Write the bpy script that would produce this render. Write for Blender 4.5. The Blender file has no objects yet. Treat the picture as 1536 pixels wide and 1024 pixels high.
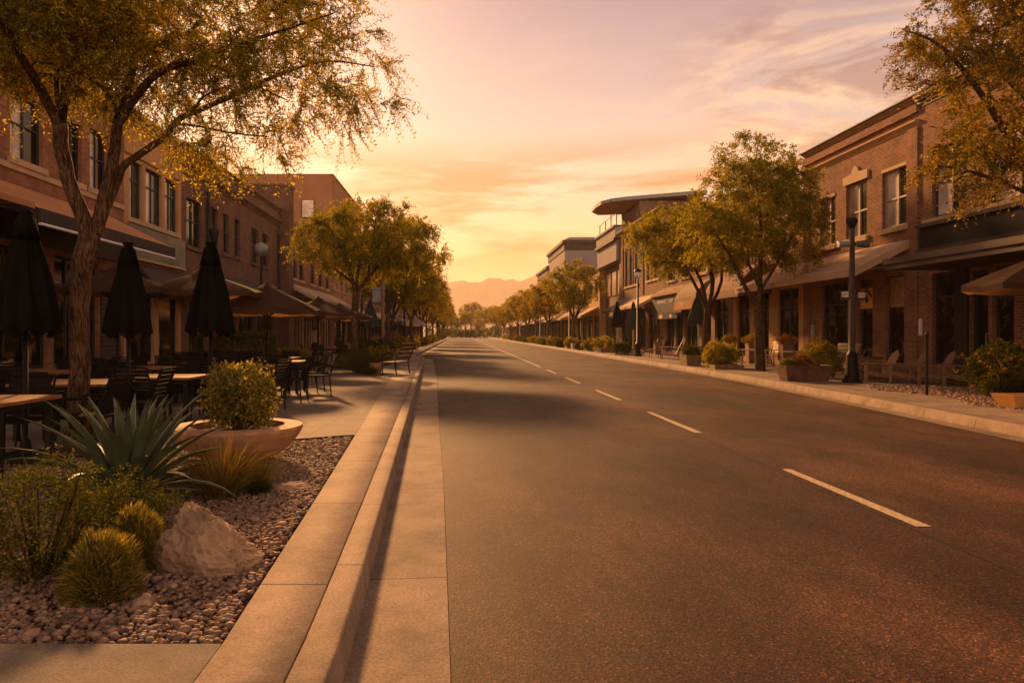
import bpy, math, random
import numpy as np
from mathutils import Vector
R = math.radians
scene = bpy.context.scene
C = bpy.context.collection
# ------------------------------------------------------------------ camera
cam = bpy.data.cameras.new('camera'); camo = bpy.data.objects.new('camera', cam); C.objects.link(camo)
camo.location = (0, 0, 1.5); camo.rotation_euler = (R(90), 0, 0)
cam.lens = 36 * 1100 / 1536; cam.sensor_width = 36; cam.sensor_fit = 'HORIZONTAL'
cam.shift_x = (768 - 690) / 1536; cam.shift_y = -12 / 1536
cam.clip_start = .05; cam.clip_end = 6000
scene.camera = camo
scene.render.resolution_x = 1024; scene.render.resolution_y = 682
vs = scene.view_settings; vs.view_transform = 'Standard'; vs.look = 'None'; vs.gamma = 1; vs.exposure = 0.99
scene.cycles.max_bounces = 6; scene.cycles.volume_bounces = 0; scene.cycles.transparent_max_bounces = 6
# ------------------------------------------------------------------ sun and sky
AZ, EL = R(-17.5), R(22)
sund = Vector((math.sin(AZ) * math.cos(EL), math.cos(AZ) * math.cos(EL), math.sin(EL)))
sl = bpy.data.lights.new('sun', 'SUN'); sl.energy = 5.0; sl.angle = R(5); sl.color = (1, .49, .175)
so = bpy.data.objects.new('sun', sl); C.objects.link(so)
so.rotation_euler = sund.to_track_quat('Z', 'Y').to_euler(); so.location = (-20, 40, 30)
w = bpy.data.worlds.new('World'); scene.world = w; w.use_nodes = True
nt = w.node_tree; N = nt.nodes; L = nt.links; N.clear()
def nd(tree, typ, **kw):
    n = tree.nodes.new(typ)
    for k, v in kw.items():
        if k.startswith('i_'): n.inputs[k[2:].replace('_', ' ')].default_value = v
        elif k[0] == 'p' and k[1:].isdigit(): n.inputs[int(k[1:])].default_value = v
        else: setattr(n, k, v)
    return n
def ramp(tree, stops, interp='LINEAR'):
    n = tree.nodes.new('ShaderNodeValToRGB'); cr = n.color_ramp; cr.interpolation = interp
    while len(cr.elements) > 1: cr.elements.remove(cr.elements[-1])
    for i, (p, c) in enumerate(stops):
        e = cr.elements[0] if i == 0 else cr.elements.new(p)
        e.position = p; e.color = (*c, 1) if len(c) == 3 else c
    return n
out = nd(nt, 'ShaderNodeOutputWorld'); bg = nd(nt, 'ShaderNodeBackground')
tc = nd(nt, 'ShaderNodeTexCoord'); sep = nd(nt, 'ShaderNodeSeparateXYZ'); L.new(tc.outputs['Generated'], sep.inputs[0])
grad = ramp(nt, [(0, (.80, .42, .15)), (.03, (.95, .52, .19)), (.10, (.97, .63, .30)), (.19, (.85, .655, .475)), (.28, (.58, .49, .48)), (.40, (.32, .285, .37)), (.55, (.30, .215, .19)), (1, (.19, .13, .105))])
L.new(sep.outputs['Z'], grad.inputs[0])
# warm glow round the sun, unseen sky opposite it brightened as added fill
dot = nd(nt, 'ShaderNodeVectorMath', operation='DOT_PRODUCT'); L.new(tc.outputs['Generated'], dot.inputs[0]); dot.inputs[1].default_value = sund
away = nd(nt, 'ShaderNodeMapRange', p1=-.7, p2=.45, p3=2.9, p4=1.0); L.new(dot.outputs['Value'], away.inputs[0])
m1 = nd(nt, 'ShaderNodeVectorMath', operation='SCALE'); L.new(grad.outputs[0], m1.inputs[0]); L.new(away.outputs[0], m1.inputs['Scale'])
pw = nd(nt, 'ShaderNodeMath', operation='POWER', p1=45.0)
mx0 = nd(nt, 'ShaderNodeMath', operation='MAXIMUM', p1=0.0); L.new(dot.outputs['Value'], mx0.inputs[0]); L.new(mx0.outputs[0], pw.inputs[0])
gl = nd(nt, 'ShaderNodeVectorMath', operation='SCALE'); gl.inputs[0].default_value = (.62, .36, .16); L.new(pw.outputs[0], gl.inputs['Scale'])
add1 = nd(nt, 'ShaderNodeVectorMath', operation='ADD'); L.new(m1.outputs[0], add1.inputs[0]); L.new(gl.outputs[0], add1.inputs[1])
# a thin share of the physical sky
sky = nd(nt, 'ShaderNodeTexSky', sky_type='NISHITA', sun_disc=False, sun_elevation=EL, sun_rotation=AZ, dust_density=3.0)
ss = nd(nt, 'ShaderNodeVectorMath', operation='MULTIPLY'); L.new(sky.outputs[0], ss.inputs[0]); ss.inputs[1].default_value = (.010, .007, .005)
add2 = nd(nt, 'ShaderNodeVectorMath', operation='ADD'); L.new(add1.outputs[0], add2.inputs[0]); L.new(ss.outputs[0], add2.inputs[1])
# clouds: low bars near the horizon and brighter billows higher up on the right
def cloud(loc, sc, nscale, stops, rough=.6, dist=.4):
    mp_ = nd(nt, 'ShaderNodeMapping'); L.new(tc.outputs['Generated'], mp_.inputs[0]); mp_.inputs['Scale'].default_value = sc; mp_.inputs['Location'].default_value = loc
    n_ = nd(nt, 'ShaderNodeTexNoise', i_Scale=nscale, i_Detail=10.0, i_Roughness=rough, i_Distortion=dist); L.new(mp_.outputs[0], n_.inputs[0])
    r_ = ramp(nt, stops); L.new(n_.outputs[0], r_.inputs[0]); return r_
def mul(a_, b_, op='MULTIPLY'):
    m_ = nd(nt, 'ShaderNodeMath', operation=op); L.new(a_, m_.inputs[0]); L.new(b_, m_.inputs[1]); return m_.outputs[0]
def zone(sock, a0, a1, b0=None, b1=None):
    m_ = nd(nt, 'ShaderNodeMapRange', interpolation_type='SMOOTHSTEP', p1=a0, p2=a1, p3=0.0, p4=1.0); L.new(sock, m_.inputs[0]); o_ = m_.outputs[0]
    if b0 is not None:
        m2 = nd(nt, 'ShaderNodeMapRange', interpolation_type='SMOOTHSTEP', p1=b0, p2=b1, p3=1.0, p4=0.0); L.new(sock, m2.inputs[0]); o_ = mul(o_, m2.outputs[0])
    return o_
def tint(base, fac, col):
    t_ = nd(nt, 'ShaderNodeVectorMath', operation='MULTIPLY'); L.new(base, t_.inputs[0])
    if isinstance(col, tuple): t_.inputs[1].default_value = col
    else: L.new(col, t_.inputs[1])
    x_ = nd(nt, 'ShaderNodeMix', data_type='RGBA'); L.new(fac, x_.inputs[0]); L.new(base, x_.inputs[6]); L.new(t_.outputs[0], x_.inputs[7]); return x_.outputs[2]
bar = cloud((.6, 0, .35), (2.2, 1.0, 13.0), 1.25, [(.43, (0, 0, 0)), (.54, (1, 1, 1))], .58)
f1 = mul(bar.outputs[0], zone(sep.outputs['Z'], .06, .12, .20, .27))
base = tint(add2.outputs[0], f1, (.66, .45, .36))
bar2 = cloud((2.3, .4, 1.1), (3.0, 1.0, 16.0), 1.6, [(.52, (0, 0, 0)), (.66, (1, 1, 1))], .6)
base = tint(base, mul(bar2.outputs[0], zone(sep.outputs['Z'], .05, .10, .36, .42)), (1.12, 1.06, 1.0))
bil = cloud((1.9, 0, .62), (3.2, 1.2, 12.0), 1.5, [(.40, (0, 0, 0)), (.50, (1, 1, 1))], .66, .7)
bcol = cloud((1.97, 0, .46), (3.2, 1.2, 12.0), 1.5, [(.44, (1.55, 1.30, .98)), (.50, (1.15, .94, .78)), (.58, (.70, .60, .60))], .66, .7)
f2 = mul(mul(bil.outputs[0], zone(sep.outputs['Z'], .13, .20, .34, .42)), zone(sep.outputs['X'], .20, .38))
base = tint(base, f2, bcol.outputs[0])
L.new(base, bg.inputs[0]); bg.inputs[1].default_value = .475; L.new(bg.outputs[0], out.inputs[0])

# ------------------------------------------------------------------ helpers
def tag(o, label=None, cat=None, group=None, kind=None):
    if label: o['label'] = label
    if cat: o['category'] = cat
    if group: o['group'] = group
    if kind: o['kind'] = kind
    return o
def empty(name, loc, rz=0, **k):
    o = bpy.data.objects.new(name, None); C.objects.link(o); o.location = loc; o.rotation_euler = (0, 0, rz)
    o.empty_display_size = .2
    return tag(o, **k)
def np_mesh(name, V, F, smooth=False):
    V = np.asarray(V, dtype=np.float32); F = np.asarray(F, dtype=np.int32)
    me = bpy.data.meshes.new(name); k = F.shape[1]
    me.vertices.add(len(V)); me.vertices.foreach_set('co', V.ravel())
    me.loops.add(F.size); me.loops.foreach_set('vertex_index', F.ravel())
    me.polygons.add(len(F)); me.polygons.foreach_set('loop_start', np.arange(0, F.size, k, dtype=np.int32))
    me.polygons.foreach_set('loop_total', np.full(len(F), k, dtype=np.int32))
    if smooth: me.polygons.foreach_set('use_smooth', np.ones(len(F), dtype=bool))
    me.update(calc_edges=True)
    return me
def link(name, me, mat, parent=None):
    o = bpy.data.objects.new(name, me); C.objects.link(o)
    for m in (mat if isinstance(mat, (list, tuple)) else [mat]): me.materials.append(m)
    if parent: o.parent = parent
    return o
class MB:
    def __init__(s): s.v = []; s.f = []; s.m = []; s.mi = 0
    def face(s, pts):
        i = len(s.v); s.v += [tuple(p) for p in pts]; s.f.append(tuple(range(i, i + len(pts)))); s.m.append(s.mi); return s
    def box(s, x0, x1, y0, y1, z0, z1):
        if x0 > x1: x0, x1 = x1, x0
        if y0 > y1: y0, y1 = y1, y0
        return s.hexa([(x0, y0, z0), (x1, y0, z0), (x1, y1, z0), (x0, y1, z0), (x0, y0, z1), (x1, y0, z1), (x1, y1, z1), (x0, y1, z1)])
    def hexa(s, p):
        i = len(s.v); s.v += [tuple(q) for q in p]
        for f in ((3, 2, 1, 0), (4, 5, 6, 7), (0, 1, 5, 4), (1, 2, 6, 5), (2, 3, 7, 6), (3, 0, 4, 7)):
            s.f.append(tuple(i + k for k in f)); s.m.append(s.mi)
        return s
    def cbox(s, c, hx, hy, hz, rz=0, tilt=0):   # centred box, tilted about local x then turned about z
        ct, st, cz, sz = math.cos(tilt), math.sin(tilt), math.cos(rz), math.sin(rz); P = []
        for z in (-hz, hz):
            for x, y in ((-hx, -hy), (hx, -hy), (hx, hy), (-hx, hy)):
                y2, z2 = y * ct - z * st, y * st + z * ct
                P.append((c[0] + x * cz - y2 * sz, c[1] + x * sz + y2 * cz, c[2] + z2))
        return s.hexa(P)
    def tube(s, pts, rad, n=8, cap=True):
        pts = [Vector(p) for p in pts]
        if not isinstance(rad, (list, tuple)): rad = [rad] * len(pts)
        rings = []
        for k, p in enumerate(pts):
            d = (pts[min(k + 1, len(pts) - 1)] - pts[max(k - 1, 0)])
            d = d.normalized() if d.length > 1e-9 else Vector((0, 0, 1))
            up = Vector((0, 1, 0)) if abs(d.y) < .9 else Vector((1, 0, 0))
            a = d.cross(up).normalized(); b = d.cross(a); i = len(s.v)
            for j in range(n):
                t = 2 * math.pi * j / n; s.v.append(tuple(p + (a * math.cos(t) + b * math.sin(t)) * rad[k]))
            rings.append(i)
        for r0, r1 in zip(rings, rings[1:]):
            for j in range(n):
                s.f.append((r0 + j, r0 + (j + 1) % n, r1 + (j + 1) % n, r1 + j)); s.m.append(s.mi)
        if cap:
            s.f.append(tuple(rings[0] + j for j in range(n))); s.f.append(tuple(rings[-1] + j for j in range(n))); s.m += [s.mi] * 2
        return s
    def lathe(s, prof, n=24, c=(0, 0, 0), fold=None):
        rings = []
        for (r, z) in prof:
            i = len(s.v)
            for j in range(n):
                t = 2 * math.pi * j / n; rr = r * (fold(t, z) if fold else 1)
                s.v.append((c[0] + rr * math.cos(t), c[1] + rr * math.sin(t), c[2] + z))
            rings.append(i)
        for r0, r1 in zip(rings, rings[1:]):
            for j in range(n):
                s.f.append((r0 + j, r0 + (j + 1) % n, r1 + (j + 1) % n, r1 + j)); s.m.append(s.mi)
        return s
    def build(s, name, mat, parent=None, origin=None, smooth=False):
        me = bpy.data.meshes.new(name)
        ox = origin or (0, 0, 0)
        me.from_pydata([(a - ox[0], b - ox[1], c - ox[2]) for a, b, c in s.v], [], s.f)
        if smooth: me.polygons.foreach_set('use_smooth', [True] * len(me.polygons))
        if isinstance(mat, (list, tuple)): me.polygons.foreach_set('material_index', s.m)
        me.update()
        return link(name, me, mat, parent)
def children(o): return list(o.children)
def dup(o, loc=None, rz=None, parent=None, sc=None, **k):
    c = o.copy(); C.objects.link(c)
    if parent: c.parent = parent
    for ch in children(o): dup(ch, parent=c)
    if loc is not None: c.location = loc
    if rz is not None: c.rotation_euler = (0, 0, rz)
    if sc is not None: c.scale = (sc, sc, sc) if not isinstance(sc, tuple) else sc
    return tag(c, **k)
# ------------------------------------------------------------------ materials
def mat(name, col, rough=.8, var=.25, scale=3.0, bump=0.0, bscale=None, metal=0.0, spec=.3, col2=None, kind=None, detail=6.0, sheen=0):
    m = bpy.data.materials.new(name); m.use_nodes = True; t = m.node_tree; b = t.nodes['Principled BSDF']
    b.inputs['Roughness'].default_value = rough; b.inputs['Metallic'].default_value = metal; b.inputs['Specular IOR Level'].default_value = spec
    co = nd(t, 'ShaderNodeTexCoord')
    n = nd(t, 'ShaderNodeTexNoise', i_Scale=scale, i_Detail=detail, i_Roughness=.6); t.links.new(co.outputs['Object'], n.inputs[0])
    c2 = col2 or tuple(c * (1 - var) for c in col); c1 = tuple(min(1, c * (1 + var)) for c in col) if not col2 else col
    r = ramp(t, [(.32, c2), (.68, c1)]); t.links.new(n.outputs[0], r.inputs[0]); t.links.new(r.outputs[0], b.inputs['Base Color'])
    if bump:
        n2 = nd(t, 'ShaderNodeTexNoise', i_Scale=bscale or scale * 8, i_Detail=4.0); t.links.new(co.outputs['Object'], n2.inputs[0])
        bp = nd(t, 'ShaderNodeBump', i_Strength=bump, i_Distance=.02); t.links.new(n2.outputs[0], bp.inputs['Height']); t.links.new(bp.outputs[0], b.inputs['Normal'])
    return m
def brick(name, c1, c2, mortar, bw=.22, bh=.075, ms=.012):
    m = bpy.data.materials.new(name); m.use_nodes = True; t = m.node_tree; b = t.nodes['Principled BSDF']; l = t.links
    b.inputs['Roughness'].default_value = .9; b.inputs['Specular IOR Level'].default_value = .2
    co = nd(t, 'ShaderNodeNewGeometry'); sp = nd(t, 'ShaderNodeSeparateXYZ'); l.new(co.outputs['Position'], sp.inputs[0])
    a = nd(t, 'ShaderNodeMath', operation='ADD'); l.new(sp.outputs[0], a.inputs[0]); l.new(sp.outputs[1], a.inputs[1])
    cbx = nd(t, 'ShaderNodeCombineXYZ'); l.new(a.outputs[0], cbx.inputs[0]); l.new(sp.outputs[2], cbx.inputs[1])
    br = nd(t, 'ShaderNodeTexBrick', i_Scale=1.0); l.new(cbx.outputs[0], br.inputs[0])
    br.inputs['Color1'].default_value = (*c1, 1); br.inputs['Color2'].default_value = (*c2, 1); br.inputs['Mortar'].default_value = (*mortar, 1)
    br.inputs['Mortar Size'].default_value = ms; br.inputs['Brick Width'].default_value = bw; br.inputs['Row Height'].default_value = bh; br.inputs['Bias'].default_value = -.1
    n = nd(t, 'ShaderNodeTexNoise', i_Scale=1.3, i_Detail=8.0, i_Roughness=.65); l.new(co.outputs['Position'], n.inputs[0])
    r = ramp(t, [(.3, (.62, .62, .62)), (.7, (1.18, 1.12, 1.05))]); l.new(n.outputs[0], r.inputs[0])
    mu = nd(t, 'ShaderNodeVectorMath', operation='MULTIPLY'); l.new(br.outputs[0], mu.inputs[0]); l.new(r.outputs[0], mu.inputs[1]); l.new(mu.outputs[0], b.inputs['Base Color'])
    bp = nd(t, 'ShaderNodeBump', i_Strength=.5, i_Distance=.012); l.new(br.outputs['Fac'], bp.inputs['Height']); bp.invert = True; l.new(bp.outputs[0], b.inputs['Normal'])
    return m
def leafmat(name, c1, c2, c3, trans=.45):
    m = bpy.data.materials.new(name); m.use_nodes = True; t = m.node_tree; l = t.links; t.nodes.remove(t.nodes['Principled BSDF'])
    o = t.nodes['Material Output']; g = nd(t, 'ShaderNodeNewGeometry')
    r = ramp(t, [(0, c1), (.55, c2), (1, c3)]); l.new(g.outputs['Random Per Island'], r.inputs[0])
    n = nd(t, 'ShaderNodeTexNoise', i_Scale=.9, i_Detail=2.0); l.new(g.outputs['Position'], n.inputs[0])
    r2 = ramp(t, [(.35, (.7, .75, .7)), (.65, (1.3, 1.15, .9))]); l.new(n.outputs[0], r2.inputs[0])
    mu = nd(t, 'ShaderNodeVectorMath', operation='MULTIPLY'); l.new(r.outputs[0], mu.inputs[0]); l.new(r2.outputs[0], mu.inputs[1])
    d = nd(t, 'ShaderNodeBsdfDiffuse'); tr = nd(t, 'ShaderNodeBsdfTranslucent'); l.new(mu.outputs[0], d.inputs[0])
    m3 = nd(t, 'ShaderNodeVectorMath', operation='MULTIPLY'); l.new(mu.outputs[0], m3.inputs[0]); m3.inputs[1].default_value = (1.8, 1.65, .7); l.new(m3.outputs[0], tr.inputs[0])
    mi = nd(t, 'ShaderNodeMixShader', p0=trans); l.new(d.outputs[0], mi.inputs[1]); l.new(tr.outputs[0], mi.inputs[2])
    l.new(mi.outputs[0], o.inputs[0])
    return m
def asphalt():
    m = bpy.data.materials.new('asphalt'); m.use_nodes = True; t = m.node_tree; b = t.nodes['Principled BSDF']; l = t.links
    g = nd(t, 'ShaderNodeNewGeometry')
    n1 = nd(t, 'ShaderNodeTexNoise', i_Scale=.45, i_Detail=9.0, i_Roughness=.68)
    mp = nd(t, 'ShaderNodeMapping'); mp.inputs['Scale'].default_value = (1, .45, 1); l.new(g.outputs[0], mp.inputs[0]); l.new(mp.outputs[0], n1.inputs[0])
    n2 = nd(t, 'ShaderNodeTexVoronoi', i_Scale=95.0); l.new(g.outputs[0], n2.inputs[0])
    n3 = nd(t, 'ShaderNodeTexNoise', i_Scale=60.0, i_Detail=6.0, i_Roughness=.85); l.new(g.outputs[0], n3.inputs[0])
    r1 = ramp(t, [(.36, (.024, .0115, .0065)), (.5, (.052, .025, .0145)), (.64, (.104, .050, .030))]); l.new(n1.outputs[0], r1.inputs[0])
    r2 = ramp(t, [(.0, (.22, .22, .22)), (.45, (.78, .78, .78)), (.8, (1.45, 1.4, 1.35)), (1, (4.0, 3.6, 3.0))]); l.new(n2.outputs['Color'], r2.inputs[0])
    mu = nd(t, 'ShaderNodeVectorMath', operation='MULTIPLY'); l.new(r1.outputs[0], mu.inputs[0]); l.new(r2.outputs[0], mu.inputs[1])
    r3 = ramp(t, [(.38, (.45, .45, .45)), (.62, (1.55, 1.5, 1.45))]); l.new(n3.outputs[0], r3.inputs[0])
    mu2 = nd(t, 'ShaderNodeVectorMath', operation='MULTIPLY'); l.new(mu.outputs[0], mu2.inputs[0]); l.new(r3.outputs[0], mu2.inputs[1]); l.new(mu2.outputs[0], b.inputs['Base Color'])
    b.inputs['Roughness'].default_value = .7; b.inputs['Specular IOR Level'].default_value = .14
    bp = nd(t, 'ShaderNodeBump', i_Strength=.3, i_Distance=.004); l.new(n2.outputs['Distance'], bp.inputs['Height']); l.new(bp.outputs[0], b.inputs['Normal'])
    return m
def paving(name, c, jx, jy, ms=.006, bright=1.0, mort=None, offx=0.0, offy=0.0, rot=0.0, speck=90):
    m = bpy.data.materials.new(name); m.use_nodes = True; t = m.node_tree; b = t.nodes['Principled BSDF']; l = t.links
    g = nd(t, 'ShaderNodeNewGeometry')
    mp = nd(t, 'ShaderNodeMapping'); mp.inputs['Location'].default_value = (offx, offy, 0); mp.inputs['Rotation'].default_value = (0, 0, rot); l.new(g.outputs[0], mp.inputs[0])
    br = nd(t, 'ShaderNodeTexBrick', i_Scale=1.0, offset=0.0); l.new(mp.outputs[0], br.inputs[0])
    br.inputs['Color1'].default_value = (1, 1, 1, 1); br.inputs['Color2'].default_value = (.78, .76, .74, 1); br.inputs['Mortar'].default_value = (*(mort or (.18, .16, .15)), 1)
    br.inputs['Mortar Size'].default_value = ms; br.inputs['Mortar Smooth'].default_value = .2; br.inputs['Brick Width'].default_value = jx; br.inputs['Row Height'].default_value = jy
    n = nd(t, 'ShaderNodeTexNoise', i_Scale=1.6, i_Detail=8.0, i_Roughness=.7); l.new(g.outputs[0], n.inputs[0])
    r = ramp(t, [(.32, tuple(x * .5 for x in c)), (.5, tuple(x * .9 for x in c)), (.7, tuple(x * 1.22 for x in c))]); l.new(n.outputs[0], r.inputs[0])
    n3 = nd(t, 'ShaderNodeTexNoise', i_Scale=float(speck), i_Detail=3.0, i_Roughness=.8); l.new(g.outputs[0], n3.inputs[0])
    r3 = ramp(t, [(.35, (.62, .62, .62)), (.65, (1.3, 1.3, 1.3))]); l.new(n3.outputs[0], r3.inputs[0])
    mu = nd(t, 'ShaderNodeVectorMath', operation='MULTIPLY'); l.new(br.outputs[0], mu.inputs[0]); l.new(r.outputs[0], mu.inputs[1])
    mu2 = nd(t, 'ShaderNodeVectorMath', operation='MULTIPLY'); l.new(mu.outputs[0], mu2.inputs[0]); l.new(r3.outputs[0], mu2.inputs[1]); l.new(mu2.outputs[0], b.inputs['Base Color'])
    b.inputs['Roughness'].default_value = .85; b.inputs['Specular IOR Level'].default_value = .25
    mm = nd(t, 'ShaderNodeMath', operation='MULTIPLY', p1=-3.0); l.new(br.outputs['Fac'], mm.inputs[0])
    ad = nd(t, 'ShaderNodeMath', operation='ADD'); l.new(mm.outputs[0], ad.inputs[0]); l.new(n3.outputs[0], ad.inputs[1])
    bp = nd(t, 'ShaderNodeBump', i_Strength=.5, i_Distance=.006); l.new(ad.outputs[0], bp.inputs['Height']); l.new(bp.outputs[0], b.inputs['Normal'])
    return m
def barkmat():
    m = bpy.data.materials.new('tree_bark'); m.use_nodes = True; t = m.node_tree; b = t.nodes['Principled BSDF']; l = t.links
    g = nd(t, 'ShaderNodeNewGeometry'); mp = nd(t, 'ShaderNodeMapping'); mp.inputs['Scale'].default_value = (1, 1, .16); l.new(g.outputs[0], mp.inputs[0])
    n = nd(t, 'ShaderNodeTexNoise', i_Scale=42.0, i_Detail=6.0, i_Roughness=.65, i_Distortion=.8); l.new(mp.outputs[0], n.inputs[0])
    n2 = nd(t, 'ShaderNodeTexNoise', i_Scale=5.0, i_Detail=4.0); l.new(g.outputs[0], n2.inputs[0])
    r = ramp(t, [(.38, (.022, .012, .007)), (.52, (.10, .054, .028)), (.66, (.21, .12, .06))]); l.new(n.outputs[0], r.inputs[0])
    r2 = ramp(t, [(.3, (.65, .65, .65)), (.7, (1.2, 1.15, 1.1))]); l.new(n2.outputs[0], r2.inputs[0])
    mu = nd(t, 'ShaderNodeVectorMath', operation='MULTIPLY'); l.new(r.outputs[0], mu.inputs[0]); l.new(r2.outputs[0], mu.inputs[1]); l.new(mu.outputs[0], b.inputs['Base Color'])
    b.inputs['Roughness'].default_value = .9; b.inputs['Specular IOR Level'].default_value = .1
    bp = nd(t, 'ShaderNodeBump', i_Strength=1.0, i_Distance=.03); l.new(n.outputs[0], bp.inputs['Height']); l.new(bp.outputs[0], b.inputs['Normal'])
    return m
def island(name, cols, rough=.8, bump=.4, bs=60):
    m = bpy.data.materials.new(name); m.use_nodes = True; t = m.node_tree; b = t.nodes['Principled BSDF']; l = t.links
    g = nd(t, 'ShaderNodeNewGeometry'); r = ramp(t, [(i / (len(cols) - 1), c) for i, c in enumerate(cols)]); l.new(g.outputs['Random Per Island'], r.inputs[0])
    n = nd(t, 'ShaderNodeTexNoise', i_Scale=float(bs), i_Detail=4.0); l.new(g.outputs['Position'], n.inputs[0])
    r2 = ramp(t, [(.3, (.7, .7, .7)), (.7, (1.2, 1.2, 1.2))]); l.new(n.outputs[0], r2.inputs[0])
    mu = nd(t, 'ShaderNodeVectorMath', operation='MULTIPLY'); l.new(r.outputs[0], mu.inputs[0]); l.new(r2.outputs[0], mu.inputs[1]); l.new(mu.outputs[0], b.inputs['Base Color'])
    b.inputs['Roughness'].default_value = rough; b.inputs['Specular IOR Level'].default_value = .25
    bp = nd(t, 'ShaderNodeBump', i_Strength=bump, i_Distance=.01); l.new(n.outputs[0], bp.inputs['Height']); l.new(bp.outputs[0], b.inputs['Normal'])
    return m
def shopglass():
    m = bpy.data.materials.new('shop_glass_painted_reflections'); m.use_nodes = True; t = m.node_tree; b = t.nodes['Principled BSDF']; l = t.links
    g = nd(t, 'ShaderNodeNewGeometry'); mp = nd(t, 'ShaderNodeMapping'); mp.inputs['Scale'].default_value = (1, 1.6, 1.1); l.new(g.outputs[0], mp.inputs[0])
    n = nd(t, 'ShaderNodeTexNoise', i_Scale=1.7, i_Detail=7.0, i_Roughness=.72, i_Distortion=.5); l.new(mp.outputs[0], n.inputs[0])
    r = ramp(t, [(.45, (.004, .003, .002)), (.54, (.020, .011, .005)), (.62, (.13, .07, .022)), (.72, (.32, .18, .06))]); l.new(n.outputs[0], r.inputs[0]); l.new(r.outputs[0], b.inputs['Base Color'])  # amber reflections painted into the base colour as noise patches
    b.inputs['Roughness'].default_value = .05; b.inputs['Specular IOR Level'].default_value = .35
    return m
def glass(name, col, rough=.06):
    m = mat(name, col, rough=rough, var=.5, scale=.9, spec=.4, bump=.0); return m
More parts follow.
